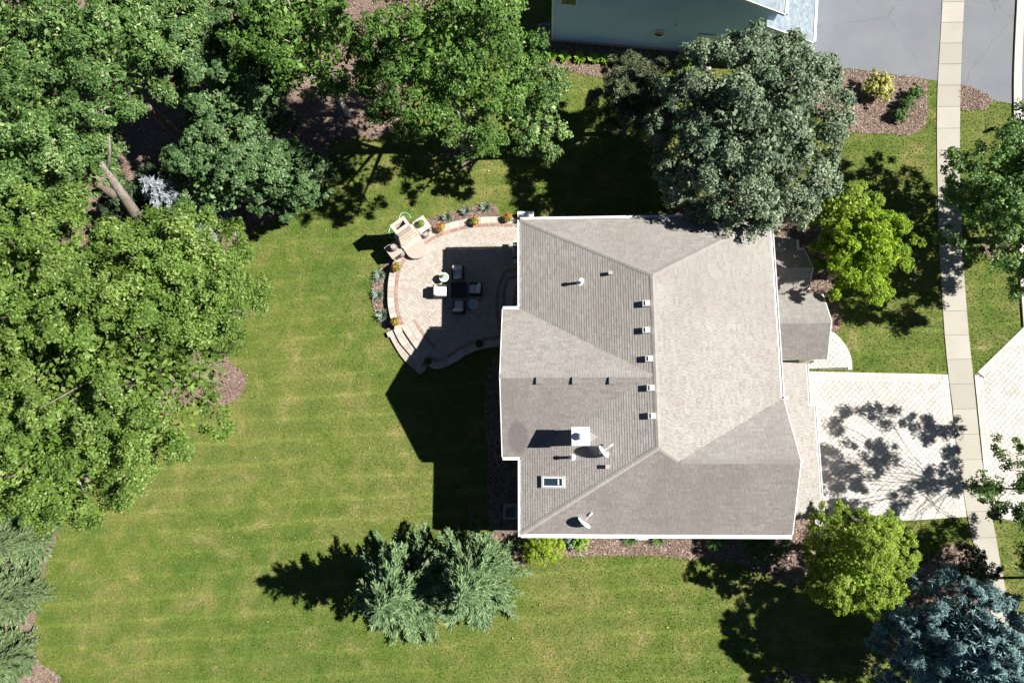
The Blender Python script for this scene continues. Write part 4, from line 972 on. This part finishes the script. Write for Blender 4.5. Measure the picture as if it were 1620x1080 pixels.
# ------------------------------------------------------------------ trees and shrubs
def limb_mesh(name, trunk_top, trunk_r, targets, mat, parent, lean=(0, 0), z0=0):
    mb = MB(); tt = Vector(trunk_top); mid = Vector((lean[0]*.4, lean[1]*.4, tt.z*.5))
    mb.tube([(0, 0, z0), (0, 0, z0+.15), mid, tt], [trunk_r*1.5, trunk_r*1.1, trunk_r*.85, trunk_r*.55], 10)
    for g in targets:
        g = Vector(g); s0 = mid.lerp(tt, random.uniform(.1, 1)); m1 = s0.lerp(g, .5) + Vector((random.uniform(-.3, .3), random.uniform(-.3, .3), random.uniform(-.1, .5)))
        mb.tube([s0, m1, g], [trunk_r*.38, trunk_r*.22, .025], 5, cap=False)
    off = wloc(parent); mb.v = [(a+off.x, b2+off.y, c+off.z) for a, b2, c in mb.v]
    return mb.build(name, mat, parent, True)
def crown_cloud(R, z0, z1, nc, cr, nl, K=12, shell=(.6, 1.0), flat=.62, lobe=.34, up=.6, zmin=-.45, sq=(1, 1), jit=.6, ns=9, core=.10, gap=1.0):
    """boughs spaced over a lobed shell, each a dome of leaf clusters; a sparse core closes the crown"""
    Ld = unit(rng.normal(size=(K, 3))); Ld[:, 2] = np.abs(Ld[:, 2])*.9 - .15; Ld = unit(Ld)
    nb = max(4, nc//ns); br, sr = cr*1.5, cr*.62; ext = np.array([R*sq[0], R*sq[1], (z1-z0)/2]); cen = np.array([0, 0, (z0+z1)/2])
    cand = unit(rng.normal(size=(nb*40, 3))); cand = cand[cand[:, 2] > zmin]
    f = (1-lobe) + lobe*np.clip(((cand @ Ld.T).max(1)-.55)/.4, 0, 1); rad = f*(shell[0] + (shell[1]-shell[0])*rng.random(len(cand))**.5)
    pos = cand*rad[:, None]*np.maximum(ext - br*.35, ext*.5) + cen; keep = []
    for k in range(len(pos)):
        if len(keep) >= nb: break
        if not keep or (np.linalg.norm(pos[keep] - pos[k], axis=1) > br*gap).all(): keep.append(k)
    Cb, db = pos[keep], cand[keep]; n = len(Cb); brs = br*(.7 + .6*rng.random(n))
    sd = unit(rng.normal(size=(n*ns, 3)) + np.repeat(db, ns, 0)*.5 + np.array([0, 0, .35])); low = sd[:, 2] < -.2; sd[low, 2] *= -1
    C = np.repeat(Cb, ns, 0) + sd*(np.repeat(brs, ns)*(.55 + .45*rng.random(n*ns)))[:, None]*np.array([1, 1, flat+.15])
    crs = sr*(.65 + .7*rng.random(len(C)))
    pd = unit(rng.normal(size=(len(C)*nl, 3))); pr = rng.random(len(pd))**.45; low = pd[:, 2] < -.35; pd[low, 2] *= -1
    P = np.repeat(C, nl, 0) + pd*(pr*np.repeat(crs, nl))[:, None]*np.array([1, 1, flat])
    N = pd*.5 + np.repeat(sd, nl, 0)*.4 + np.repeat(np.repeat(db, ns, 0), nl, 0)*.15 + np.array([0, 0, up]) + rng.normal(size=pd.shape)*jit
    tone = np.repeat(np.repeat(rng.normal(size=n)*.08, ns) + rng.normal(size=n*ns)*.06, nl)
    big = np.ones(len(P)); m_ = int(len(P)*core)
    if m_:
        q = unit(rng.normal(size=(m_, 3))); q[:, 2] = np.where(q[:, 2] < zmin, -q[:, 2], q[:, 2])
        P = np.concatenate([P, q*(.25 + .42*rng.random((m_, 1)))*ext + cen]); N = np.concatenate([N, rng.normal(size=(m_, 3))*.6 + np.array([0, 0, 1])])
        tone = np.concatenate([tone, np.zeros(m_)]); big = np.concatenate([big, np.full(m_, 2.0)])
    crown_cloud.big = big
    return P, N, C, tone
TREES = []
def broadleaf(name, u, v, h, R, label, leaf, zbot=.32, nc=220, cr=.8, nl=110, ls=.2, asp=.6, K=12, group=None, shell=(.6, 1), lobe=.34, bark='bark', tr=None, flat=.62, limbs=22, sq=(1, 1), bright=(0, 1), lean=(0, 0), cat='tree', jit=.6, gap=1.0, core=.10, taper=0.0):
    p = G(u, v, 0); t0 = thing(name, label, cat, p, group)
    P, N, C, tone = crown_cloud(R, h*zbot, h, nc, cr, nl, K, shell, flat, lobe, sq=sq, jit=jit, gap=gap, core=core)
    if taper: fz = 1 - taper*np.clip(P[:, 2:3]/h, 0, 1)**1.3; P[:, :2] *= fz; C[:, :2] *= (1-taper*.5)
    P[:, 0] += lean[0]; P[:, 1] += lean[1]; C = C + np.array([lean[0], lean[1], 0])
    n = len(P); sz = ls*(.7 + .6*rng.random(n)); sz *= crown_cloud.big; V, F = leaf_quads(P, N, sz, sz*asp)
    rv = np.clip(bright[0] + (bright[1]-bright[0])*rng.random(n)**1.2 + tone, 0, 1)
    fastmesh('crown', V, F, leaf, t0, rv)
    idx = rng.choice(len(C), min(limbs, len(C)), replace=False)
    limb_mesh('trunk', (lean[0], lean[1], h*.62), tr or (.05 + h*.018), [C[i]*.92 + np.array([0, 0, h*.02]) for i in idx], bark, t0, lean)
    return t0
WG = 'trees of the wood on the left'
OAK = dict(leaf='leaf_oak', nc=560, cr=.68, nl=75, ls=.18, asp=.55, K=26, group=WG, lobe=.30, zbot=.14)
broadleaf('oak_tree', 332, 598, 15, 7.2, 'broad bright green oak overhanging the lawn by the brown mulch crescent', **OAK)
broadleaf('oak_tree', 384, 498, 14, 4.7, 'bright yellow-green oak reaching furthest right over the lawn', **OAK)
broadleaf('oak_tree', 235, 520, 16, 6.0, 'tall bright oak at the left edge behind the lawn oaks', **OAK)
broadleaf('oak_tree', 225, 705, 13.5, 5.1, 'lowest bright oak on the left above the feathery conifers', **OAK)
broadleaf('oak_tree', 120, 610, 14, 5.2, 'green oak cut off by the left edge at mid height', **OAK)
HIC = dict(leaf='leaf_hickory', nc=400, cr=.64, nl=72, ls=.2, asp=.42, K=22, group=WG, lobe=.38)
broadleaf('hickory_tree', 226, 336, 15, 4.5, 'dark green hickory left of the silvery spruce', **HIC)
broadleaf('hickory_tree', 292, 222, 15, 4.9, 'dark hickory near the top left above the bare leaning trunk', **HIC)
broadleaf('hickory_tree', 165, 195, 15, 4.8, 'hickory filling the top left corner', **HIC)
broadleaf('hickory_tree', 130, 420, 14, 4.6, 'hickory cut off by the left edge above the bright oaks', **HIC)
MAP = dict(leaf='leaf_maple', nc=290, cr=.46, nl=75, ls=.14, asp=.75, K=18, group=WG, zbot=.1, lobe=.36)
broadleaf('hickory_tree', 346, 140, 12, 3.2, 'dark hickory touching the top edge beside the shaded mulch path', **HIC)
broadleaf('maple_tree', 380, 185, 10, 3.3, 'rounded dark green maple beside the shaded mulch path', **MAP)
broadleaf('maple_tree', 405, 322, 8.8, 3.4, 'bluish green maple standing over the dark gap left of the lawn', **MAP)
broadleaf('maple_tree', 495, 325, 7.2, 2.7, 'bluish green maple leaning out onto the sunny lawn left of patio', **MAP)
broadleaf('maple_tree', 440, 246, 10.0, 3.6, 'shaded dark maple between the sparse oak and the bluish maples', **MAP)
broadleaf('maple_tree', 462, 140, 9, 3.0, 'shaded dark maple under the sparse oak near the top edge', **MAP)
broadleaf('maple_tree', 420, 60, 9, 2.8, 'shaded maple at the top edge beside the mulch path', **MAP)
broadleaf('oak_tree', 550, 180, 13, 4.9, 'sparse oak with bare branches showing over the shaded mulch', 'leaf_oakgreen', nc=280, cr=.62, nl=75, ls=.19, asp=.55, K=14, group=WG, shell=(.35, 1), lobe=.4, limbs=34, bark='bark_pale', tr=.2)
broadleaf('oak_tree', 738, 232, 16, 5.4, 'large bright oak above the pointed mulch bed at top centre', 'leaf_oakgreen', nc=450, cr=.66, nl=78, ls=.19, asp=.5, K=22, lobe=.38, bark='bark_pale', group=WG, bright=(0, .92))
broadleaf('oak_tree', 838, 246, 10, 3.0, 'smaller oak lobe at the right of the large top centre oak', 'leaf_hickory', nc=110, cr=.55, nl=90, ls=.18, asp=.55, K=9, group=WG, lobe=.35, bright=(.1, 1))
broadleaf('linden_tree', 1136, 286, 11.8, 5.75, 'big grey-green shade tree overhanging the top edge of the house roof', 'leaf_linden', nc=900, cr=.60, nl=76, ls=.145, asp=.8, K=70, lobe=.12, flat=.95, shell=(.80, 1), zbot=.12, limbs=16, gap=.92, core=.25)
broadleaf('locust_tree', 1313, 438, 8, 2.9, 'bright yellow-green tree beside the porch', 'leaf_lime', nc=560, cr=.36, nl=62, ls=.12, asp=.7, K=24, lobe=.36, gap=.75, zbot=.15, bark='bark_pale', limbs=12)
broadleaf('locust_tree', 1288, 384, 7.5, 2.4, 'greener slim tree touching the grey-green shade tree above the porch', 'leaf_birch', nc=120, cr=.42, nl=90, ls=.11, asp=.7, K=9, lobe=.35, zbot=.2)
broadleaf('birch_tree', 1302, 864, 8, 3.05, 'bright fine-leaved birch at the corner of the paved driveway', 'leaf_birch', nc=850, cr=.29, nl=58, ls=.11, asp=.5, K=34, lobe=.24, gap=.7, zbot=.12, bark='bark_pale', bright=(.1, 1), limbs=10)
STG = 'street trees along the kerb'
broadleaf('street_tree', 1576, 380, 10.5, 6.0, 'green street tree over the verge right of the sidewalk', 'leaf_street', nc=820, cr=.58, nl=64, ls=.17, asp=.55, K=30, lobe=.24, group=STG, shell=(.5, 1), lean=(-1.3, .2), zbot=.2, gap=.82, core=.2)
broadleaf('street_tree', 1645, 775, 10, 5.9, 'sparse street tree at the right edge shading the paved driveway', 'leaf_street', nc=420, cr=.55, nl=66, ls=.16, asp=.5, K=18, lobe=.36, group=STG, shell=(.4, 1), limbs=40, lean=(-1.9, .7), core=.0, tr=.06)
broadleaf('street_tree', 1672, 912, 10, 4.6, 'street tree cut off by the lower right edge beside the sidewalk', 'leaf_street', nc=300, cr=.55, nl=70, ls=.17, asp=.5, K=16, lobe=.36, group=STG, shell=(.4, 1), lean=(-2.2, 0), tr=.09)
broadleaf('street_tree', 1592, -75, 10, 4.2, 'street tree beyond the top right corner casting shade on the sidewalk', 'leaf_street', nc=110, cr=.55, nl=85, ls=.17, asp=.5, K=10, lobe=.5, group=STG, shell=(.4, 1))
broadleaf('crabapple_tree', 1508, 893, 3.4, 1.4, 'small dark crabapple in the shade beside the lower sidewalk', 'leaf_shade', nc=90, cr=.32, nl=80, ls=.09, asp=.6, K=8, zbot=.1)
# bare leaning trunk on the left
q = G(276, 432); lt = thing('leaning_trunk', 'bare grey leaning tree trunk beside the silvery spruce', 'tree trunk', q)
tp = [q, G(238, 375, 4.5), G(197, 313, 9.0), G(160, 257, 12.0)]
MB().tube(tp, [.44, .38, .30, .09], 10).build('trunk', 'bark_mid', lt, True)
MB().tube([tp[3].lerp(tp[2], .25), tp[3].lerp(tp[2], .25) + Vector((.5, .7, .7)), tp[3] + Vector((1.1, 1.0, 1.2))], [.12, .08, .03], 6).build('limb', 'bark_mid', lt, True)
MB().tube([tp[3].lerp(tp[2], .5), tp[3].lerp(tp[2], .4) + Vector((-.9, -.1, .4))], [.09, .03], 6).build('limb', 'bark_mid', lt, True)

def spruce(u, v, h, R, label, leaf, name='spruce_tree', nwh=34, nb=10, dens=.085, wid=.048, droop=.16, upt=.25, tipb=1.0, group=None, zb=.06, needle=.30, prof=.85):
    p = G(u, v, 0); t0 = thing(name, label, 'tree', p, group); Ps, Ts, Ls, Rv, Ws = [], [], [], [], []
    mb = MB()
    for w in range(nwh):
        s = w/(nwh-1); z = h*(zb + (1-zb)*s); Lb = R*((1-s)**prof)*.98 + .16
        n = max(5, int(nb*(1-.35*s))); a0 = random.random()*6.28
        for k in range(n):
            a = a0 + 2*math.pi*(k+random.uniform(-.3, .3))/n; Lk = Lb*random.uniform(.62, 1.18); rise = upt*(.2+1.6*s)
            dirh = np.array([math.cos(a), math.sin(a), 0])
            st = max(3, int(Lk/dens)); ss = (np.arange(st)+.5)/st
            zoff = rise*ss*Lk - droop*Lk*ss**1.5*(1.3-s) + random.uniform(-.1, .1)
            B = dirh[None]*(ss*Lk)[:, None] + np.stack([0*ss, 0*ss, z+zoff], 1)
            pe = np.array([-dirh[1], dirh[0], 0])
            tl = (.50*(1-ss)*min(1, Lk/1.6) + .13)*min(1, .45+Lk*.4)*(.45 + .8*rng.random(st))
            for sd in (-1, 1):
                dd = dirh[None]*.75 + pe[None]*sd*.9 + rng.normal(size=(st, 3))*.26; dd[:, 2] += .02; dd = unit(dd)
                for fr in (.45, 1.0):
                    Ps.append(B + dd*(tl*fr)[:, None]*.5); Ts.append(dd if fr < .9 else unit(dd + rng.normal(size=dd.shape)*.22)); Ls.append(tl*fr + .06); Rv.append(.05 + .6*ss*tipb + .2*(fr-.5) + rng.normal(size=st)*.16); Ws.append(np.full(st, wid))
                # small shoots off the side twig
                q1 = B + dd*(tl*.6)[:, None]; d2 = unit(dd + dirh[None]*.9 + rng.normal(size=dd.shape)*.3)
                Ps.append(q1 + d2*.1); Ts.append(d2); Ls.append(np.full(st, needle)); Rv.append(.35 + .5*ss*tipb + rng.normal(size=st)*.15); Ws.append(np.full(st, wid*.9))
            Ps.append(B + np.array([0, 0, .03])); Ts.append(unit(np.repeat(dirh[None], st, 0) + rng.normal(size=(st, 3))*.2)); Ls.append(np.full(st, needle*1.1)); Rv.append(.45 + .45*ss + rng.normal(size=st)*.12); Ws.append(np.full(st, wid))
    P = np.concatenate(Ps); T = np.concatenate(Ts); L2 = np.concatenate(Ls)[:, None]; rv = np.clip(np.concatenate(Rv), 0, 1); W2 = np.concatenate(Ws)[:, None]
    Nn = np.tile(np.array([[0, 0, 1.]]), (len(P), 1)) + rng.normal(size=P.shape)*.8; B2 = unit(np.cross(Nn, T)); Nn = unit(np.cross(T, B2))
    V = np.stack([P - T*L2*.5, P - T*L2*.05 + B2*W2 + Nn*.012, P + T*L2*.5, P - T*L2*.05 - B2*W2 + Nn*.012], 1).reshape(-1, 3); F = np.arange(len(V)).reshape(-1, 4)
    fastmesh('crown', V, F, leaf, t0, rv)
    mb.tube([p + Vector((0, 0, 0)), p + Vector((0, 0, h*.5)), p + Vector((0, 0, h*.98))], [.05+h*.016, .03+h*.009, .02], 8).build('trunk', 'bark', t0, True)
    return t0
SG = 'green spruces on the back lawn'
spruce(655, 914, 9.9, 3.5, 'green spruce on the back lawn, the left of a touching pair', 'leaf_spruce', group=SG, nwh=24, nb=9, dens=.07, wid=.042)
spruce(755, 902, 9.3, 3.4, 'green spruce nearer the house, the right of a touching pair', 'leaf_spruce', group=SG, nwh=24, nb=9, dens=.07, wid=.042)
broadleaf('spruce_tree', 1443, 998, 10.6, 4.9, 'large rounded blue spruce at the bottom right corner', 'leaf_bluespruce', nc=1250, cr=.42, nl=52, ls=.26, asp=.17, K=60, lobe=.10, flat=.8, shell=(.86, 1), zbot=.0, limbs=14, gap=.75, core=.3, taper=.42, jit=.55)
spruce(324, 352, 7.5, 2.3, 'silvery blue spruce lit in the gap of the left trees', 'leaf_silver', nwh=24, nb=9)
broadleaf('pine_tree', 985, 210, 8.4, 2.6, 'olive green pine between the blue house and the grey-green shade tree', 'leaf_pine', nc=230, cr=.46, nl=120, ls=.3, asp=.14, K=18, lobe=.4, zbot=.15, jit=1.1, shell=(.4, 1))
JG = 'feathery conifers at the bottom left edge'
for u, v, h, R, lab in ((52, 850, 5.5, 1.9, 'feathery grey-green conifer at left edge just below the oaks'), (38, 935, 5.2, 1.9, 'feathery grey-green conifer at left edge, middle of three'), (18, 1035, 5.0, 2.0, 'feathery grey-green conifer in the bottom left corner')):
    spruce(u, v, h, R, lab, 'leaf_juniper', 'hemlock_tree', nwh=26, nb=11, wid=.05, droop=.3, upt=.1, group=JG, needle=.34, prof=.6, dens=.085)

def shrub(name, u, v, z, R, h, label, leaf, nc=60, cr=.2, nl=60, ls=.07, asp=.6, group=None, K=8, lobe=.25, cat='shrub', flat=.9, sq=(1, 1), bright=(0, 1)):
    p = G(u, v, z); p.z = 0; t0 = thing(name, label, cat, p, group)
    P, N, C, tone = crown_cloud(R, .02, h, nc, cr, nl, K, (.55, 1), flat, lobe, zmin=-.25, sq=sq, ns=4, core=.15, gap=.7); P[:, 2] = np.maximum(P[:, 2], .03)
    n = len(P); sz = ls*(.7+.6*rng.random(n)); V, F = leaf_quads(P, N, sz, sz*asp); fastmesh('foliage', V, F, leaf, t0, np.clip(bright[0]+(bright[1]-bright[0])*rng.random(n)+tone, 0, 1))
    mb = MB()
    for k in range(5): a = k*1.256; mb.tube([p, p + Vector((math.cos(a)*R*.35, math.sin(a)*R*.35, h*.5)), p + Vector((math.cos(a)*R*.6, math.sin(a)*R*.6, h*.75))], [.03, .02, .008], 5)
    mb.build('stem', 'bark', t0); return t0
shrub('shade_filler_shrub', 258, 300, 2.0, 2.0, 3.4, 'dark shrub added to cover sunlit mulch just above the silvery spruce', 'leaf_shade', 150, .34, 60, .14, .6)  # two added shrubs, dark leaves covering mulch that the sun reaches
shrub('shade_filler_shrub', 196, 318, 3.0, 1.9, 4.2, 'dark shrub added to cover sunlit mulch beneath the bare leaning trunk', 'leaf_shade', 150, .34, 60, .14, .6)
shrub('arborvitae', 849, 866, 1.0, .95, 1.9, 'lime green arborvitae at the house\'s lower left corner', 'leaf_arborvitae', 110, .26, 70, .09, .35)
shrub('arborvitae', 869, 862, 1.0, .85, 1.8, 'lime green arborvitae right of the corner one under the gutter', 'leaf_arborvitae', 90, .26, 70, .09, .35, bright=(.2, 1))
shrub('hydrangea', 901, 851, .6, .55, .9, 'blue-green leafy shrub below the lower satellite dish', 'leaf_blueplant', 45, .2, 36, .13, .7)
shrub('hydrangea', 917, 853, .6, .58, .9, 'pale lime leafy shrub below the lower satellite dish', 'leaf_hosta', 50, .2, 36, .12, .7)
shrub('yew_shrub', 1132, 858, .6, .6, .9, 'small dark shrub shaded under the house\'s lower gutter', 'leaf_box', 60, .18, 55, .07, .4)
shrub('yew_shrub', 1208, 862, 1.0, 1.25, 1.7, 'large dark rounded shrub shaded under the house\'s lower right corner', 'leaf_box', 150, .26, 60, .08, .4, sq=(1.2, .8))
shrub('boxwood', 1446, 147, .4, .50, .75, 'round green shrub nearest the neighbour\'s asphalt, first of three', 'leaf_box', 60, .16, 60, .07, .6, 'round shrubs in the neighbour\'s bed')
shrub('boxwood', 1433, 165, .4, .45, .75, 'round green shrub in the middle of three by the sidewalk bed', 'leaf_box', 60, .16, 60, .07, .6, 'round shrubs in the neighbour\'s bed')
shrub('boxwood', 1423, 183, .4, .52, .75, 'round green shrub lowest of three in the neighbour\'s bed', 'leaf_box', 60, .16, 60, .07, .6, 'round shrubs in the neighbour\'s bed')
shrub('golden_shrub', 1388, 141, .7, 1.0, 1.5, 'yellow variegated shrub in the neighbour\'s mulch bed', 'leaf_yellow', 110, .24, 60, .11, .6)
shrub('hedge', 1084, 97, .6, .62, .95, 'clipped light green hedge beside the blue house\'s door step', 'leaf_hosta', 80, .16, 70, .06, .6, sq=(.8, 1.1), bright=(0, .6))
shrub('flower_shrub', 1240, 1080, .4, .55, .6, 'small pinkish flowering shrub at the bottom edge of the lawn', 'leaf_flower', 40, .15, 50, .07, .6, bright=(0, .7))
def rosette(name, u, v, label, leaf, R=.42, n=46, w=.11, group=None, hgt=.35, cat='plant', arch=.5):
    p = G(u, v, .15); p.z = .02; t0 = thing(name, label, cat, p, group); V, F, rv = [], [], []
    for i in range(n):
        a = random.random()*6.283; Lk = R*random.uniform(.55, 1.1); d = np.array([math.cos(a), math.sin(a), 0]); pe = np.array([-d[1], d[0], 0]); el = random.uniform(.35, 1.0)
        pts = [d*Lk*s*(1-.25*el) + np.array([0, 0, hgt*el*(s*1.5 - arch*1.2*s*s)]) for s in (.05, .4, .75, 1)]; ws = (.25*w, w*.8, w*.65, .02)
        o = len(V)
        for q, k in zip(pts, ws): V += [q + pe*k*.5, q - pe*k*.5]
        for s in range(3): F.append((o+2*s, o+2*s+1, o+2*s+3, o+2*s+2)); rv.append(min(1, max(0, random.gauss(.5, .2))))
    fastmesh('leaves', np.array(V), np.array(F), leaf, t0, rv); MB().lathe([(.05, -.02), (.04, .06), (0, .08)], p, 8).build('root_crown', 'soil', t0); return t0
for i, (u, lab) in enumerate(((872,'first'), (893,'second'), (917,'third'), (939,'fourth'), (959.5,'fifth'))):
    rosette('hosta', u, 89 + i*1.6, '%s lime hosta from the left along the blue house wall' % lab, 'leaf_hosta', .58, 80, .2, 'hostas along the blue house', .5)
for u, v, lab in ((601,437,'top'), (598,467,'middle'), (605,499,'bottom')):
    rosette('iris_clump', u, v, '%s blue-green leaf clump in the mulch left of the patio wall' % lab, 'leaf_blueplant', .55, 60, .07, 'blue-green clumps round the patio', .5)
for u, v, lab in ((707,344,'leftmost'), (737,334,'middle'), (768,329,'rightmost')):
    rosette('iris_clump', u, v, '%s blue-green leaf clump in the mulch above the patio' % lab, 'leaf_blueplant', .5, 55, .07, 'blue-green clumps round the patio', .5)
for u, lab in ((997, 'left'), (1041, 'right')):
    rosette('ornamental_grass', u, 850, 'arching ornamental grass %s of the window well cover' % lab, 'leaf_box', .62, 130, .035, 'ornamental grasses by the window well', .7)
for u, v, lab in ((58, 915, 'upper'), (54, 958, 'lower')):
    rosette('daylily', u, v, '%s yellow-green daylily clump in the mulch by the left conifers' % lab, 'leaf_hosta', .5, 60, .05, 'daylilies by the conifers', .5)
for u, v, lab in ((608, 78, 'upper'), (603, 180, 'lower')):
    shrub('red_shrub', u, v, .2, .3, .4, '%s small red plant in the shaded mulch under the oaks' % lab, 'leaf_red', 20, .1, 30, .08, .7, 'small red plants', cat='plant')
rosette('porch_plant', 1282, 570, 'small spiky plant at the porch corner beside the walk', 'leaf_box', .3, 40, .06, None, .4)

# ------------------------------------------------------------------ loose cover: grass blades and mulch chips
n = 330000
X = rng.uniform(-40, 34, n); Y = rng.uniform(-10.5, 37, n); ok = np.ones(n, bool)
for P in EX: ok &= ~inside(P, X, Y)
ok &= ~((X > 0) & (X < 15) & (Y > 0) & (Y < 18))
X, Y = X[ok], Y[ok]; n = len(X)
a = rng.random(n)*6.283; hh = .045 + .05*rng.random(n); wv = .016 + .02*rng.random(n); ln = rng.normal(size=(n, 2))*.05
V = np.stack([np.stack([X-np.cos(a)*wv, Y-np.sin(a)*wv, 0*X], 1), np.stack([X+np.cos(a)*wv, Y+np.sin(a)*wv, 0*X], 1), np.stack([X+ln[:, 0], Y+ln[:, 1], hh], 1)], 1).reshape(-1, 3)
g = struct(fastmesh('grass', V, np.arange(3*n).reshape(n, 3), 'grass_blade'), True)
pieces('chip', [(0, (.070, .046, .036)), (.5, (.185, .13, .103)), (.85, (.31, .24, .195)), (1, (.45, .37, .30))], .5, None, .95, .15)
Vs = []; 
for P, z in CHIPS:
    xs, ys = [q[0] for q in P], [q[1] for q in P]; x0, x1, y0, y1 = max(min(xs), -40), min(max(xs), 35), max(min(ys), -11), min(max(ys), 39)
    k = int(min((x1-x0)*(y1-y0)*110, 45000)); X = rng.uniform(x0, x1, k); Y = rng.uniform(y0, y1, k); s = inside(P, X, Y); X, Y = X[s], Y[s]; k = len(X); X = X + rng.normal(size=k)*.07; Y = Y + rng.normal(size=k)*.07
    a = rng.random(k)*6.283; l = .04+.05*rng.random(k); w = .012+.014*rng.random(k); tz = rng.normal(size=k)*.018; dx, dy = np.cos(a), np.sin(a)
    mk = lambda sl, sw, zz: np.stack([X+dx*l*sl-dy*w*sw, Y+dy*l*sl+dx*w*sw, z+.022+zz], 1)
    Vs.append(np.stack([mk(-1, -1, -tz), mk(1, -1, tz), mk(1, 1, tz+.006), mk(-1, 1, -tz+.006)], 1).reshape(-1, 3))
V = np.concatenate(Vs); struct(fastmesh('mulch_chips', V, np.arange(len(V)).reshape(-1, 4), 'chip'), True)
# stray leaves and clover heads on the lawn
k = 1500; X = rng.uniform(-36, 24, k); Y = rng.uniform(-10, 26, k); ok = np.ones(k, bool)
for P in EX: ok &= ~inside(P, X, Y)
ok &= ~((X > -1) & (X < 18) & (Y > 0) & (Y < 18)); X, Y = X[ok], Y[ok]; k = len(X)
V, F = leaf_quads(np.stack([X, Y, np.full(k, .085)], 1), rng.normal(size=(k, 3))*.3 + np.array([0, 0, 1]), .05 + .10*rng.random(k)**3, .05 + .05*rng.random(k)**2)
pieces('stray', [(0, (.22, .26, .06)), (.5, (.38, .36, .14)), (.8, (.26, .20, .10)), (1, (.55, .55, .45))], .5, None, .9, .1)
struct(fastmesh('stray_leaves', V, F, 'stray'), True)
print('tris about', sum(len(o.data.polygons)*2 for o in bpy.data.objects if o.type == 'MESH'))
